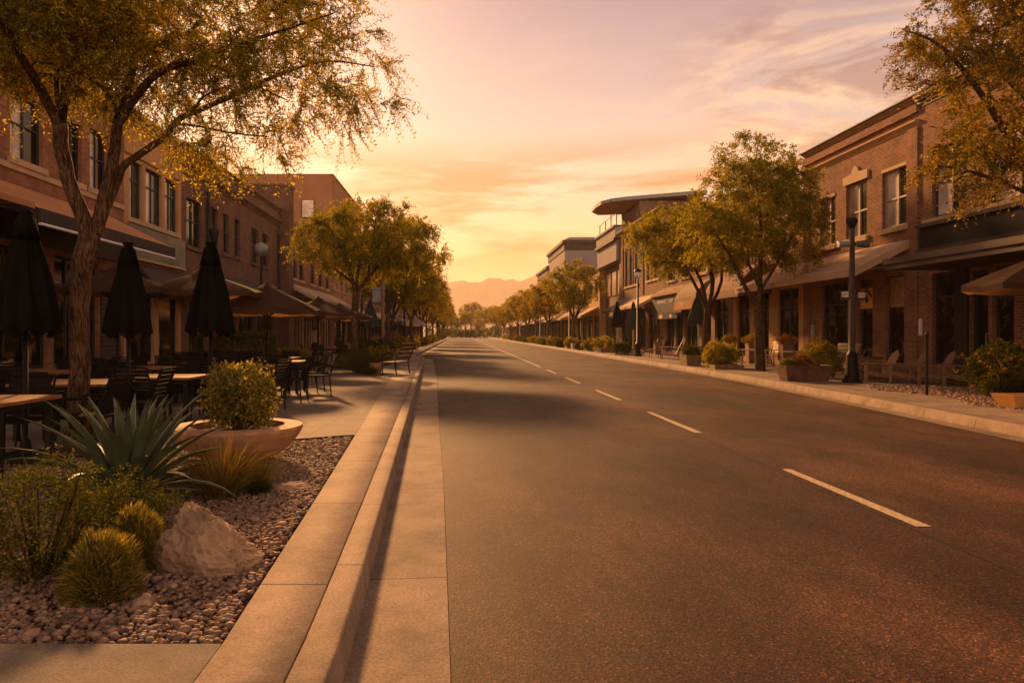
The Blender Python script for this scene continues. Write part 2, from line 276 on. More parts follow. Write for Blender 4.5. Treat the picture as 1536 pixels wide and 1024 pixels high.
M = dict(
    asphalt=asphalt(),
    curb=paving('kerb_concrete', (.31, .215, .145), 40, 1.5, .008, offy=.22),
    gutter=paving('gutter_concrete', (.26, .18, .125), 40, 2.6, .008, offy=.7, speck=60),
    band=paving('band_concrete', (.32, .22, .15), 40, 1.9, .010, offy=-.15),
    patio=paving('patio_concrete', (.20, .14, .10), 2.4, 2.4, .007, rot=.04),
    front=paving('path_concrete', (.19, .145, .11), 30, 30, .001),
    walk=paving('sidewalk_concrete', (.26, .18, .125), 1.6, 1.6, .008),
    earth=mat('earth', (.07, .05, .035), .95, .3, 6, .6, 40),
    land=mat('dry_land', (.10, .075, .05), .95, .3, .05),
    paint=mat('road_paint', (.60, .45, .25), .75, .0, 26, .3, 90, col2=(.22, .15, .085)),
    seam=mat('tar', (.018, .016, .015), .6, .2),
    mount=mat('mountain_rock', (.17, .12, .09), .95, .45, .006, .0),
    brickA=brick('brick_red', (.27, .092, .036), (.12, .042, .020), (.26, .17, .11), ms=.014),
    brickL=brick('brick_brown', (.36, .14, .06), (.22, .085, .042), (.22, .14, .09)),
    brickD=brick('brick_dark', (.19, .082, .048), (.115, .050, .032), (.15, .095, .065)),
    brickC=brick('brick_gold', (.26, .125, .055), (.19, .09, .045), (.2, .14, .09)),
    siding=brick('wood_siding', (.10, .06, .04), (.08, .048, .034), (.02, .015, .01), 6, .14, .012),
    stucco=mat('stucco_tan', (.44, .235, .095), .9, .18, .7, .3, 30),
    stuccoP=mat('stucco_purple_brown', (.15, .080, .052), .9, .25, .9, .3, 20),
    stuccoO=mat('stucco_orange', (.33, .15, .07), .9, .12, .4, .2, 20),
    stuccoG=mat('stucco_grey', (.26, .21, .19), .9, .1, .4, .2, 20),
    stone=mat('pale_stone', (.44, .28, .15), .85, .15, 2, .3, 30),
    panel=mat('patina_panel', (.17, .145, .10), .6, .3, 1.2, .1, 20),
    dark=mat('dark_metal', (.014, .011, .009), .5, .3, 4, spec=.15),
    bronze=mat('bronze_metal', (.070, .044, .034), .55, .2, 2, spec=.15),
    greymetal=mat('grey_metal', (.22, .20, .19), .45, .15, 3, spec=.5),
    frame=mat('window_frame_dark', (.030, .028, .024), .5, .2, 3),
    framel=mat('window_frame_pale', (.36, .25, .16), .6, .15, 3),
    glass=glass('glass_dark', (.006, .005, .004)),
    glass2=glass('glass_pale', (.55, .42, .33), .12),  # pale pane colour, mottled by noise
    glass3=glass('glass_green', (.035, .034, .025), .08),
    glow=mat('amber_blind', (.30, .17, .05), .8, .35, 2.5),
    awnC=mat('awning_canvas_cream', (.62, .42, .26), .85, .15, 1.5, .3, 25),
    awnR=mat('awning_canvas_rust', (.60, .28, .12), .85, .15, 1.5, .3, 25),
    awnD=mat('awning_canvas_charcoal', (.060, .040, .032), .85, .25, 1.5, .3, 25),
    awnB=mat('awning_canvas_burgundy', (.16, .065, .04), .85, .2, 1.5, .3, 25),
    awnT=mat('awning_canvas_tan_brown', (.27, .16, .09), .85, .2, 1.5, .3, 25),
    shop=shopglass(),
    awnO=mat('awning_valance_orange', (.50, .21, .055), .8, .12, 2),
    green=mat('umbrella_green', (.035, .045, .032), .85, .3, 2),
    umb=mat('umbrella_black', (.0075, .0065, .005), .9, .3, 3, .3, 60, spec=.04),
    umb2=mat('umbrella_brown', (.042, .025, .018), .9, .25, 2, .3, 40, spec=.05),
    umbp=mat('umbrella_pale', (.40, .30, .23), .8, .15, 2),
    wood=mat('table_wood', (.21, .092, .032), .75, .4, 5, .15, 40, spec=.08),
    wood2=mat('chair_wood', (.22, .115, .06), .65, .3, 6, .2, 40),
    woodp=mat('pale_wood', (.46, .30, .17), .65, .2, 6, .2, 40),
    rattan=mat('black_rattan', (.018, .013, .010), .9, .4, 30, .6, 120, spec=.03),
    cushion=mat('grey_cushion', (.20, .17, .155), .9, .15, 5),
    cushr=mat('rust_cushion', (.20, .09, .05), .9, .15, 5),
    pot=mat('bowl_terracotta', (.36, .185, .09), .8, .25, 3, .4, 40),
    soil=mat('soil', (.045, .028, .018), .95, .4, 12, .8, 40),
    trough=mat('rust_trough', (.12, .052, .03), .75, .45, 3, .3, 20),
    gold=mat('ochre_planter', (.50, .24, .065), .6, .15, 3),
    rock=mat('boulder_stone', (.42, .26, .15), .9, .0, 5, .9, 18, col2=(.17, .105, .065)),
    peb=island('river_pebbles', [(.10, .058, .036), (.24, .135, .075), (.14, .095, .070), (.34, .20, .115), (.20, .09, .045), (.26, .175, .13)], .75),
    bark=barkmat(),
    leafA=leafmat('mesquite_leaf', (0.130, 0.142, 0.026), (0.280, 0.248, 0.040), (0.600, 0.409, 0.064), .55),
    leafG=leafmat('golden_leaf', (0.091, 0.076, 0.015), (0.172, 0.129, 0.023), (0.291, 0.193, 0.037)),
    leafB=leafmat('street_tree_leaf', (0.090, 0.103, 0.019), (0.193, 0.179, 0.028), (0.373, 0.262, 0.039), .5),
    leafF=leafmat('far_tree_leaf', (0.110, 0.097, 0.018), (0.210, 0.160, 0.024), (0.331, 0.221, 0.033), .5),
    leafD=leafmat('dark_shrub_leaf', (.030, .038, .012), (.060, .068, .018), (.12, .11, .025), .35),
    leafY=leafmat('yellow_shrub_leaf', (.060, .066, .022), (.15, .135, .040), (.36, .28, .08), .45),
    leafR=leafmat('flower_petal', (.12, .05, .03), (.19, .085, .045), (.09, .045, .03), .35),
    straw=leafmat('straw_grass', (.16, .105, .03), (.24, .16, .05), (.11, .09, .03), .4),
    agave=mat('agave_leaf', (.060, .072, .034), .55, .3, 5, .2, 40, spec=.35),
    agedge=mat('agave_margin', (.38, .30, .11), .6, .1, 5),
    cloth=mat('blouse', (.40, .24, .16), .85, .2, 8), trous=mat('dark_trousers', (.02, .016, .015), .85, .2, 8),
    skin=mat('skin', (.32, .17, .11), .6, .1, 8), hair=mat('dark_hair', (.03, .018, .012), .6, .2, 8),
    white=mat('white_enamel', (.78, .70, .62), .5, .08, 4), yellow=mat('yellow_sign', (.60, .33, .05), .6, .1, 3),
    sigs=mat('shop_sign_black', (.010, .012, .009), .5, .3, 2), shing=brick('roof_shingles', (.20, .15, .12), (.13, .10, .085), (.05, .04, .035), .35, .16, .012),
)
for k_, tcol, f_ in (('umb2', (.55, .26, .10), .16), ('umb', (.20, .10, .04), .05), ('umbp', (.7, .5, .3), .3), ('awnC', (.75, .48, .25), .28), ('awnR', (.8, .36, .12), .3), ('awnT', (.5, .28, .12), .25), ('awnD', (.3, .16, .08), .12), ('awnO', (.8, .35, .08), .3), ('green', (.08, .10, .05), .15)):
    t = M[k_].node_tree; b_ = t.nodes['Principled BSDF']; tr_ = nd(t, 'ShaderNodeBsdfTranslucent'); tr_.inputs[0].default_value = (*tcol, 1)   # cloth lets some light through
    mi_ = nd(t, 'ShaderNodeMixShader', p0=f_); t.links.new(b_.outputs[0], mi_.inputs[1]); t.links.new(tr_.outputs[0], mi_.inputs[2]); t.links.new(mi_.outputs[0], t.nodes['Material Output'].inputs['Surface'])
# ------------------------------------------------------------------ ground
def interp(poly, y):
    return float(np.interp(y, [p[0] for p in poly], [p[1] for p in poly]))
ROADL = [(-12, .02), (0, -.03), (3.15, -.04), (7.5, -.17), (14, -.42), (23.6, -.75), (36, -1.27), (42.5, -1.6), (46.5, -2.45), (420, -2.45)]
KFACE = [(-12, -.45), (0, -.50), (3.3, -.53), (5.7, -.62), (11.8, -.86), (27, -1.45), (36, -1.78), (42, -2.1), (46, -2.95), (420, -2.95)]
KBACK = [(y, x - .155) for y, x in KFACE]
BAND = [(-12, -1.0), (0, -1.02), (3.2, -1.04), (6.3, -1.2), (14.3, -1.66), (27, -2.35), (36, -2.8), (42, -3.2), (46, -4.0), (420, -4.0)]
KR = [(-12, 6.6), (0, 7.5), (10, 8.15), (16, 8.62), (22, 9.0), (32, 9.2), (55, 9.35), (420, 9.35)]
def ys(a, b):
    out = [a]; y = a
    while y < b - 1e-6:
        y += .8 if y < 60 else 12; out.append(min(y, b))
    return out
def strip(name, left, right, z, m, a=-12, b=420, kind='structure'):
    V = []; F = []
    Y = ys(a, b)
    for y in Y:
        l = interp(left, y) if isinstance(left, list) else left; r = interp(right, y) if isinstance(right, list) else right
        V += [(l, y, z), (r, y, z)]
    for i in range(len(Y) - 1): F.append((2 * i, 2 * i + 1, 2 * i + 3, 2 * i + 2))
    o = link(name, np_mesh(name, V, F), m); tag(o, kind=kind); return o
def kerb(name, sec, m, a=-12, b=420):
    """sec: list of (polyline, offset, z) forming a closed section"""
    V = []; F = []; Y = ys(a, b); n = len(sec)
    for y in Y:
        for pl, off, z in sec: V.append((interp(pl, y) + off, y, z))
    for i in range(len(Y) - 1):
        for k in range(n - 1): F.append((n * i + k, n * i + k + 1, n * (i + 1) + k + 1, n * (i + 1) + k))
    o = link(name, np_mesh(name, V, F), m); tag(o, kind='structure'); return o
g = MB(); g.box(-2500, 2500, -60, 3500, -.6, -.03); tag(g.build('ground', M['land']), kind='structure')
strip('road', ROADL, [(y, x - .42) for y, x in KR], 0, M['asphalt'])
kerb('gutter', [(ROADL, 0, .006), (KFACE, .05, -.008), (KFACE, -.02, -.012)], M['gutter'])
kerb('kerb', [(KFACE, .022, -.02), (KFACE, .004, .136), (KFACE, -.001, .147), (KFACE, -.012, .152), (KBACK, .004, .152), (KBACK, 0, .135)], M['curb'])
kerb('kerb', [(KBACK, -.004, .135), (KBACK, -.008, .150), (BAND, .005, .150), (BAND, 0, .13)], M['band'])
kerb('gutter', [(KR, -.42, .006), (KR, -.02, -.006)], M['gutter'])
kerb('kerb', [(KR, -.035, -.02), (KR, 0, .12), (KR, .03, .150), (KR, .17, .153), (KR, .175, .13)], M['curb'])
strip('sidewalk', [(y, x + .173) for y, x in KR], 15.0, .147, M['walk'])
strip('path', -30, BAND, .148, M['front'], -12, 3.2)
def gback(x): return 7.7 + (x + 5.0) * .60      # back edge of the gravel bed (y at x)
P = MB()
V = []; F = []; Y = ys(3.2, 12.0)
# patio: left of the band behind the gravel bed
pm = MB()
xs = [-30, -12, -5.2, -4.4, -3.6, -2.8, -2.1, -1.5]
pts_front = [(x, max(3.2, gback(x)) if x > -5.2 else 7.6) for x in xs]
for (x0, y0), (x1, y1) in zip(pts_front, pts_front[1:]):
    e1 = x1
    pm.face([(x0, y0, .146), (x1, y1, .146), (x1, 16, .146), (x0, 16, .146)])
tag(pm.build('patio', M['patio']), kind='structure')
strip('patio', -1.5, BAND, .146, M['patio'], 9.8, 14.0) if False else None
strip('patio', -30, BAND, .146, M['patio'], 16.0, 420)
pq = MB()
yy = [9.8, 10.6, 11.4, 12.2, 13, 14, 15, 16]
for a, b in zip(yy, yy[1:]):
    if interp(BAND, a) < -1.5 and interp(BAND, b) < -1.5: continue
    pq.face([(-1.5, a, .146), (interp(BAND, a), a, .146), (interp(BAND, b), b, .146), (-1.5, b, .146)])
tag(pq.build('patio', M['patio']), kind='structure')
gb = MB(); gb.face([(-30, 3.2, .10), (-1.0, 3.2, .10), (-1.0, 10.2, .10), (-30, 10.2, .10)])
tag(gb.build('gravel_bed', M['earth']), kind='structure')
# centre line
dashes = [(5.69, 8.1), (11.07, 13.98), (16.5, 19.4), (22, 25), (27.5, 30.4)]
for a, b in dashes:
    d = MB(); d.face([(3.54, a, .0045), (3.66, a, .0045), (3.65, b, .0045), (3.55, b, .0045)]); tag(d.build('road_marking', M['paint']), kind='structure')
d = MB(); d.face([(3.55, 33, .0045), (3.67, 33, .0045), (3.67, 330, .0045), (3.55, 330, .0045)]); tag(d.build('road_marking', M['paint']), kind='structure')
d = MB()
random.seed(4); px, py = 3.46, -5.0
while py < 36:
    nx, ny = 3.46 + random.uniform(-.012, .012), py + .6
    d.face([(px, py, .003), (px + .014, py, .003), (nx + .014, ny, .003), (nx, ny, .003)]); px, py = nx, ny
tag(d.build('road_seam', M['seam']), kind='structure')
# mountains
rng = np.random.default_rng(11)
def ridge(name, Y, x0, x1, base_h, amp, seed, depth=260):
    r = np.random.default_rng(seed); nx, ny = 220, 26; V = []; F = []
    X = np.linspace(x0, x1, nx); prof = np.zeros(nx)
    ph = r.uniform(0, 6.28, 9)
    for k in range(9): prof += (1 - 2 * np.abs(np.sin(X / (560 / (1.8 ** k)) + ph[k]))) * amp / (1.46 ** k)
    side = r.uniform(0, 6.28, (6, 2))
    for j in range(ny):
        t = j / (ny - 1)
        for i in range(nx):
            gul = sum(np.sin(X[i] / (130 / 1.7 ** k) + side[k, 0] + t * 5) * 18 / 1.6 ** k for k in range(6)) * (1 - t) * t * 3
            V.append((X[i] + r.normal() * .5, Y - depth * (1 - t) , -3 + max(0, (base_h + prof[i])) * t ** 1.25 + gul))
    for j in range(ny - 1):
        for i in range(nx - 1): F.append((j * nx + i, j * nx + i + 1, (j + 1) * nx + i + 1, (j + 1) * nx + i))
    tag(link(name, np_mesh(name, V, F), M['mount']), kind='structure')
ridge('mountain', 3000, -1400, 1800, 258, 27, 5, 520)
ridge('mountain', 2400, -1800, 1500, 92, 20, 8, 360)
# ------------------------------------------------------------------ buildings
def front(root, s, X, y0, y1, z0, z1, ops, m, t=.32, name='wall'):
    """wall face with openings (grid of quads) and their reveals"""
    b = MB(); o = root.location
    yc = sorted({y0, y1, *[v for q in ops for v in q[:2]]}); zc = sorted({z0, z1, *[v for q in ops for v in q[2:4]]})
    for ya, yb in zip(yc, yc[1:]):
        run = None
        for za, zb in zip(zc, zc[1:]):
            hole = any(q[0] - 1e-6 <= ya and yb <= q[1] + 1e-6 and q[2] - 1e-6 <= za and zb <= q[3] + 1e-6 for q in ops)
            if not hole: b.face([(X, ya, za), (X, yb, za), (X, yb, zb), (X, ya, zb)])
    Xi = X + s * t
    for q in ops:
        ya, yb, za, zb = q[:4]
        b.face([(X, ya, za), (Xi, ya, za), (Xi, ya, zb), (X, ya, zb)]); b.face([(X, yb, za), (Xi, yb, za), (Xi, yb, zb), (X, yb, zb)])
        b.face([(X, ya, za), (Xi, ya, za), (Xi, yb, za), (X, yb, za)]); b.face([(X, ya, zb), (Xi, ya, zb), (Xi, yb, zb), (X, yb, zb)])
    return b, o
def window(root, s, X, q, sill='stone', gl=('glass', 'glass2'), fr='frame', rail=True, mull=1, name='window', rec=.16, bar=.055, sl=True, arch=False):
    ya, yb, za, zb = q; o = root.location; b = MB(); Xa, Xb = X + s * (rec - .05), X + s * (rec + .03); e = bar
    b.box(Xa, Xb, ya, ya + e, za, zb); b.box(Xa, Xb, yb - e, yb, za, zb); b.box(Xa, Xb, ya + e, yb - e, za, za + e); b.box(Xa, Xb, ya + e, yb - e, zb - e, zb)
    cuts = [ya + (yb - ya) * k / (mull + 1) for k in range(mull + 2)]
    for c in cuts[1:-1]: b.box(Xa - s * .002, Xb, c - e / 2, c + e / 2, za + e, zb - e)
    if rail:
        zr = za + (zb - za) * (rail if rail is not True else .5)
        for a, c in zip(cuts, cuts[1:]): b.box(Xa + s * .004, Xb, a + e / 2 + .003, c - e / 2 - .003, zr - e * .4, zr + e * .4)
    f = b.build(name, M[fr], root, o)
    for i, (a, c) in enumerate(zip(cuts, cuts[1:])):
        p = MB(); xg = X + s * rec; p.hexa([(xg, a, za + .01), (xg + s * .02, a, za + .01), (xg + s * .02, c, za + .01), (xg, c, za + .01), (xg, a, zb - .01), (xg + s * .02, a, zb - .01), (xg + s * .02, c, zb - .01), (xg, c, zb - .01)])
        p.build('pane', M[gl[i % len(gl)]], f, o)
    if sl:
        p = MB(); p.box(X - s * .09, X + s * .1, ya - .1, yb + .1, za - .16, za - .003); p.build('sill', M[sill], f, o)
    return f
def awning(root, s, X, ya, yb, zw, zf, proj, m, val=.22, vm=None, ends=True, name='awning', curve=0.0, arms=True):
    o = root.location; b = MB(); K = 8 if curve else 1; Xf = X - s * proj
    prev = None; P_ = []
    for k in range(K + 1):
        t = k / K
        if curve: a = t * math.pi / 2; x = X - s * proj * math.sin(a); z = zf + (zw - zf) * math.cos(a)
        else: x = X - s * (.02 + (proj - .02) * t); z = zw + (zf - zw) * t
        P_.append((x, z))
    for (xa, za), (xb, zb) in zip(P_, P_[1:]):
        b.hexa([(xa, ya, za - .035), (xb, ya, zb - .035), (xb, yb, zb - .035), (xa, yb, za - .035), (xa, ya, za), (xb, ya, zb), (xb, yb, zb), (xa, yb, za)])
    if curve:
        for y in (ya - .004, yb + .004): b.face([(X, y, zf)] + [(x, y, z) for x, z in P_])
    a = b.build(name, m, root, o, smooth=False)
    v = MB(); v.box(Xf - s * .02, Xf + s * .012, ya - .003, yb + .003, zf - val, zf + .004)
    if ends and not curve:
        for y in (ya - .004, yb + .004): v.face([(Xf, y, zf - val), (Xf, y, zf), (X, y, zw - .02), (X, y, zw - .02 - val)])
    v.build('valance', vm or m, a, o)
    if val > .25 and arms:
        q = MB(); q.tube([(Xf, ya, zf - val - .02), (Xf, yb, zf - val - .02)], .035, 8); q.build('front_bar', M['white'], a, o)
    if arms:
        r = MB(); 
        n = max(2, int((yb - ya) / 2.5) + 1)
        for k in range(n):
            y = ya + .12 + (yb - ya - .24) * k / (n - 1)
            r.tube([(X, y, zw - .75), (Xf + s * .08, y, zf - .06)], .018, 6)
        r.tube([(Xf + s * .04, ya, zf - .05), (Xf + s * .04, yb, zf - .05)], .025, 6)
        r.build('awning_arm', M['greymetal'], a, o)
    return a
def band(root, s, X, y0, y1, z0, z1, pr, m, name='cornice', back=.1):
    b = MB(); b.box(X - s * pr, X + s * back, y0, y1, z0, z1); return b.build(name, m, root, root.location)
def cornice(root, s, X, y0, y1, z0, z1, pr, m, name='cornice'):
    """stepped moulding"""
    b = MB(); n = 4
    for k in range(n):
        za = z0 + (z1 - z0) * k / n; zb = z0 + (z1 - z0) * (k + 1) / n; p = pr * ((k + 1) / n) ** 1.4
        b.box(X - s * p, X + s * .1, y0 - (.02 * k if False else 0), y1, za, zb)
    return b.build(name, m, root, root.location)
def building(name, label, cat, s, X, y0, y1, top, wallm, ups=(), downs=(), depth=11, cap='stone', capz=(.0, .22, .10), ukw={}, dkw={}, group=None, doors=()):
    root = empty(name, (X + s * 2, (y0 + y1) / 2, .147), label=label, cat=cat, group=group)
    ops = list(ups) + list(downs)
    b, o = front(root, s, X, y0, y1, .147, top, ops, wallm)
    xi, xe = X + s * .32, X + s * depth
    b.face([(xi, y0, .147), (xi, y1, .147), (xi, y1, top), (xi, y0, top)])
    for y in (y0, y1): b.face([(X, y, .147), (xe, y, .147), (xe, y, top), (X, y, top)])
    b.face([(xe, y0, .147), (xe, y1, .147), (xe, y1, top), (xe, y0, top)])
    b.face([(X, y0, top), (xi, y0, top), (xi, y1, top), (X, y1, top)])
    b.build('wall', wallm, root, o)
    rf = MB(); rf.box(xi, xe, y0 + .003, y1 - .003, top - .55, top - .45); rf.build('roof', M['bronze'], root, o)
    if cap: cornice(root, s, X, y0, y1, top - capz[1], top + .003, capz[2], M[cap], 'cornice')
    for q in ups: window(root, s, X, q[:4], **ukw)
    for i, q in enumerate(downs):
        if len(q) > 4 and q[4] == 'door':
            ya, yb, za, zb = q[:4]; d = window(root, s, X, (ya, yb, za, zb), name='door', rail=.12, mull=0, sl=False, gl=('glass',), bar=.1)
            h = MB(); h.tube([(X + s * .06, ya + .16, 1.0), (X + s * .06, ya + .16, 1.5)], .016, 6); h.tube([(X + s * .06, ya + .16, 1.0), (X + s * .12, ya + .16, 1.0)], .012, 6); h.tube([(X + s * .06, ya + .16, 1.5), (X + s * .12, ya + .16, 1.5)], .012, 6); h.build('handle', M['greymetal'], d, o)
        else:
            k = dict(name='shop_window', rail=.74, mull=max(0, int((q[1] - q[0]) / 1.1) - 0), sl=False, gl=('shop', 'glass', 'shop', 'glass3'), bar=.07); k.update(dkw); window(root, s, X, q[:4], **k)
    return root
def text(s_, size, loc, rot, m, parent, origin, ext=.008, name='lettering', sx=1.0):
    cu = bpy.data.curves.new('t', 'FONT'); cu.body = s_; cu.size = size; cu.extrude = ext; cu.align_x = 'CENTER'; cu.align_y = 'CENTER'
    to = bpy.data.objects.new('t', cu); C.objects.link(to)
    me = bpy.data.meshes.new_from_object(to, depsgraph=bpy.context.evaluated_depsgraph_get()); bpy.data.objects.remove(to)
    o = link(name, me, m, parent); o.location = (loc[0] - origin[0], loc[1] - origin[1], loc[2] - origin[2]); o.rotation_euler = rot; o.scale = (sx, 1, 1)
    return o
# ---- left side (X = -10.8)
XL = -10.8
L1 = building('brick_building', 'brown brick two-storey building with rust canvas awnings behind the near patio', 'building', -1, XL, 8, 23.55, 9.0, M['brickL'],
    ups=[(12.0, 13.3, 5.75, 7.4), (14.2, 15.6, 5.75, 7.4), (17.6, 19.0, 5.75, 7.4), (20.2, 20.95, 5.75, 7.4), (21.4, 22.5, 5.75, 7.5)],
    downs=[(9, 11.6, .7, 3.6), (12.0, 14.6, .7, 3.6), (15.0, 16.3, .25, 3.6, 'door'), (16.7, 19.2, .6, 3.6), (19.5, 21.9, .6, 3.6)],
    ukw=dict(gl=('glass2', 'glass'), rail=.55))
band(L1, -1, XL, 8, 23.55, 5.45, 5.59, .05, M['stone'], 'string_course')
band(L1, -1, XL, 8, 23.55, 3.75, 4.45, .06, M['dark'], 'fascia')
b = MB(); b.box(XL - .002, XL + .06, 22.0, 23.2, .3, 3.4); b.build('wood_cladding', M['siding'], L1, L1.location)
b = MB(); b.box(XL - .002, XL + .06, 16.32, 16.68, .3, 3.6); b.build('door_pillar', M['woodp'], L1, L1.location)
awning(L1, -1, XL, 9.0, 15.15, 5.1, 4.2, 2.0, M['awnR'], .12, M['awnR'])
awning(L1, -1, XL, 15.35, 22.6, 5.1, 4.12, 2.0, M['awnR'], .30, M['awnD'])
L2 = building('stone_front_building', 'narrow tan stone building front with three tall windows in golden piers', 'building', -1, XL, 23.58, 28.4, 8.75, M['stucco'],
    ups=[(23.95, 24.95, 5.3, 7.2), (25.2, 26.6, 5.3, 7.2), (26.85, 28.1, 5.3, 7.2)], downs=[(24.0, 25.9, .5, 3.2), (26.3, 28.1, .25, 3.2, 'door')], ukw=dict(gl=('glass2', 'glass3', 'glass2'), rail=.68, mull=1, sl=True), cap='stone', capz=(0, .35, .28))
band(L2, -1, XL, 23.58, 28.4, 7.35, 7.95, .07, M['stucco'], 'frieze')
band(L2, -1, XL, 23.58, 28.4, 4.0, 5.05, .16, M['panel'], 'sign_panel')
band(L2, -1, XL, 23.58, 28.4, 3.93, 4.0, .20, M['stone'], 'panel_edge')
awning(L2, -1, XL, 24.4, 29.2, 3.85, 2.85, .95, M['awnD'], .10)
L3 = building('long_dark_building', 'long purple-brown building with heavy double cornice and five narrow upper windows', 'building', -1, XL, 28.4, 43.7, 8.9, M['brickD'],
    ups=[(28.95, 30.7, 5.0, 6.9), (31.8, 32.7, 5.2, 7.0), (33.4, 34.3, 5.2, 7.0), (35.1, 36.0, 5.2, 7.0), (38.0, 39.3, 5.2, 7.0), (40.0, 41.3, 5.2, 7.0)],
    downs=[(29.2, 31.2, .5, 3.3), (31.7, 33.7, .5, 3.3), (34.2, 35.3, .25, 3.3, 'door'), (35.8, 38.4, .5, 3.3), (39.0, 42.6, .5, 3.3)], ukw=dict(gl=('glass', 'glass'), rail=.55, mull=1, sill='brickD'), cap='stuccoP', capz=(0, .3, .22))
cornice(L3, -1, XL, 28.4, 43.7, 7.85, 8.15, .26, M['stuccoP'], 'ledge')
band(L3, -1, XL, 28.4, 43.7, 8.15, 8.6, .04, M['stuccoP'], 'frieze')
b = MB(); b.tube([(XL + .12, 31.1, 3.2), (XL + .12, 31.1, 7.5)], .075, 8); b.build('drainpipe', M['dark'], L3, L3.location); b = MB(); b.tube([(XL + .12, 43.3, 3.2), (XL + .12, 43.3, 7.3)], .07, 8); b.build('drainpipe', M['dark'], L3, L3.location)
awning(L3, -1, XL, 30.4, 43.2, 4.2, 3.25, 1.6, M['awnD'], .14, M['awnR'])
L4 = building('pier_building', 'brick building with a tall square pier and pale striped awnings behind the patio trees', 'building', -1, XL, 45, 62.6, 8.9, M['brickL'],
    ups=[(47, 48.6, 5.1, 7.4), (49.2, 50.8, 5.1, 7.4), (53, 54.6, 5.1, 7.4), (56, 57.6, 5.1, 7.4), (59, 60.6, 5.1, 7.4)],
    downs=[(46, 48.5, .4, 3.6), (49, 51.5, .4, 3.6), (52, 54.5, .4, 3.6), (55, 57.5, .4, 3.6), (58, 61, .4, 3.6)], ukw=dict(gl=('glass2', 'glass')), dkw=dict(gl=('glass', 'glow', 'glass2')))
b = MB(); b.box(-14, -10.2, 43.72, 44.98, .147, 10.3); b.build('pier', M['brickD'], L4, L4.location)
b = MB(); b.box(-14.06, -10.12, 43.66, 45.04, 10.3, 10.42); b.build('pier_cap', M['stuccoP'], L4, L4.location)
awning(L4, -1, XL, 45.2, 53, 4.7, 3.7, 1.9, M['awnC'], .18); awning(L4, -1, XL, 53.3, 62, 4.7, 3.7, 1.9, M['awnC'], .18)
L5 = building('orange_building', 'tall orange stucco block rising above the dark cornice building', 'building', -1, XL - .2, 63, 82, 15.2, M['stuccoO'],
    ups=[(64.5 + 3 * k, 66 + 3 * k, z, z + 1.8) for k in range(6) for z in (5.4, 9.4)], downs=[(64 + 3.6 * k, 67 + 3.6 * k, .5, 3.4) for k in range(5)], ukw=dict(gl=('glass2',)), cap='stucco', capz=(0, .15, .12))
o = L5.location
for xa in (-17.6, -15.7, -13.6):
    b = MB(); b.box(xa, xa + 1.1, 62.93, 63.05, 11.4, 13.0); f = b.build('window', M['frame'], L5, o); p = MB(); p.box(xa + .07, xa + 1.03, 62.90, 62.94, 11.47, 12.93); p.build('pane', M['glass2'], f, o)
awning(L5, -1, XL - .2, 64, 81, 4.2, 3.4, 1.8, M['awnC'], .18)
def generic(name, label, s, X, y0, y1, top, wm, seed, floors=1, awm='awnC', cap='stone'):
    r = random.Random(seed); ups = []; n = max(2, int((y1 - y0) / 3.2)); st = (y1 - y0) / n
    for fl in range(floors):
        for k in range(n):
            c = y0 + st * (k + .5); ups.append((c - .7, c + .7, 5.1 + fl * 3.4, 7.0 + fl * 3.4))
    dn = [(y0 + st * k + .3, y0 + st * (k + 1) - .3, .5, 3.3) for k in range(n)]
    rt = building(name, label, 'building', s, X, y0, y1, top, M[wm], ups=ups, downs=dn, ukw=dict(gl=('glass2', 'glass')), cap=cap, capz=(0, .35, .25))
    if awm: awning(rt, s, X, y0 + .6, y1 - .6, 4.2, 3.3, 1.8, M[awm], .2, arms=False)
    return rt
generic('brick_shop', 'low brick shop row past the orange block on the left side', -1, XL, 82, 104, 8.4, 'brickC', 1)
generic('stucco_shop', 'grey stucco shop half hidden behind the left tree row', -1, XL, 104, 128, 9.6, 'stuccoG', 2, awm='awnD')
generic('brick_shop', 'last dark brick block on the left before the street end', -1, XL, 128, 165, 8.2, 'brickD', 3)
generic('tan_shop', 'far tan block at the left end of the street', -1, XL, 165, 215, 8.6, 'stucco', 4)
# ---- right side (X = 13.9)
XR = 13.9
RB = building('brick_building', 'right-hand brick building with flat dark metal canopy and dark sign band', 'building', 1, XR, 6, 22.2, 8.66, M['brickA'],
    ups=[(8, 10, 4.9, 6.9), (11, 13, 4.9, 6.9), (14, 16.4, 4.9, 6.9), (17.3, 19.3, 4.9, 6.9), (20.1, 21.6, 4.9, 6.9)],
    downs=[(8, 11, .5, 3.25), (11.5, 14.5, .5, 3.25), (15, 17.9, .5, 3.25), (18.4, 19.15, .5, 3.25), (19.3, 20.0, .25, 3.2, 'door'), (20.6, 21.6, .6, 3.25)],
    ukw=dict(gl=('glass3', 'glass2'), fr='frame', sl=False), cap='bronze', capz=(0, .35, .2))
band(RB, 1, XR, 6, 21.9, 4.72, 4.87, .10, M['stone'], 'sill_course')
b = MB(); b.box(XR - .28, XR + .05, 6, 21.75, 3.98, 4.6); b.build('sign_band', M['dark'], RB, RB.location)
b = MB(); b.box(XR - .36, XR - .0, 6, 21.85, 4.6, 4.71); b.box(XR - .36, XR - .0, 6, 21.85, 3.86, 3.98); b.build('sign_band_trim', M['bronze'], RB, RB.location)
b = MB(); b.box(XR - 1.75, XR - .002, 6, 20.95, 3.30, 3.45); b.box(XR - 1.80, XR - .002, 5.95, 21.0, 3.45, 3.62); b.build('canopy', M['bronze'], RB, RB.location)
b = MB(); b.box(XR - .05, XR + .2, 20.02, 20.55, .147, 3.28); b.build('black_column', M['dark'], RB, RB.location)
b = MB(); b.box(XR - .75, XR - .01, 6, 20.9, .147, .29); b.build('step', M['walk'], RB, RB.location)
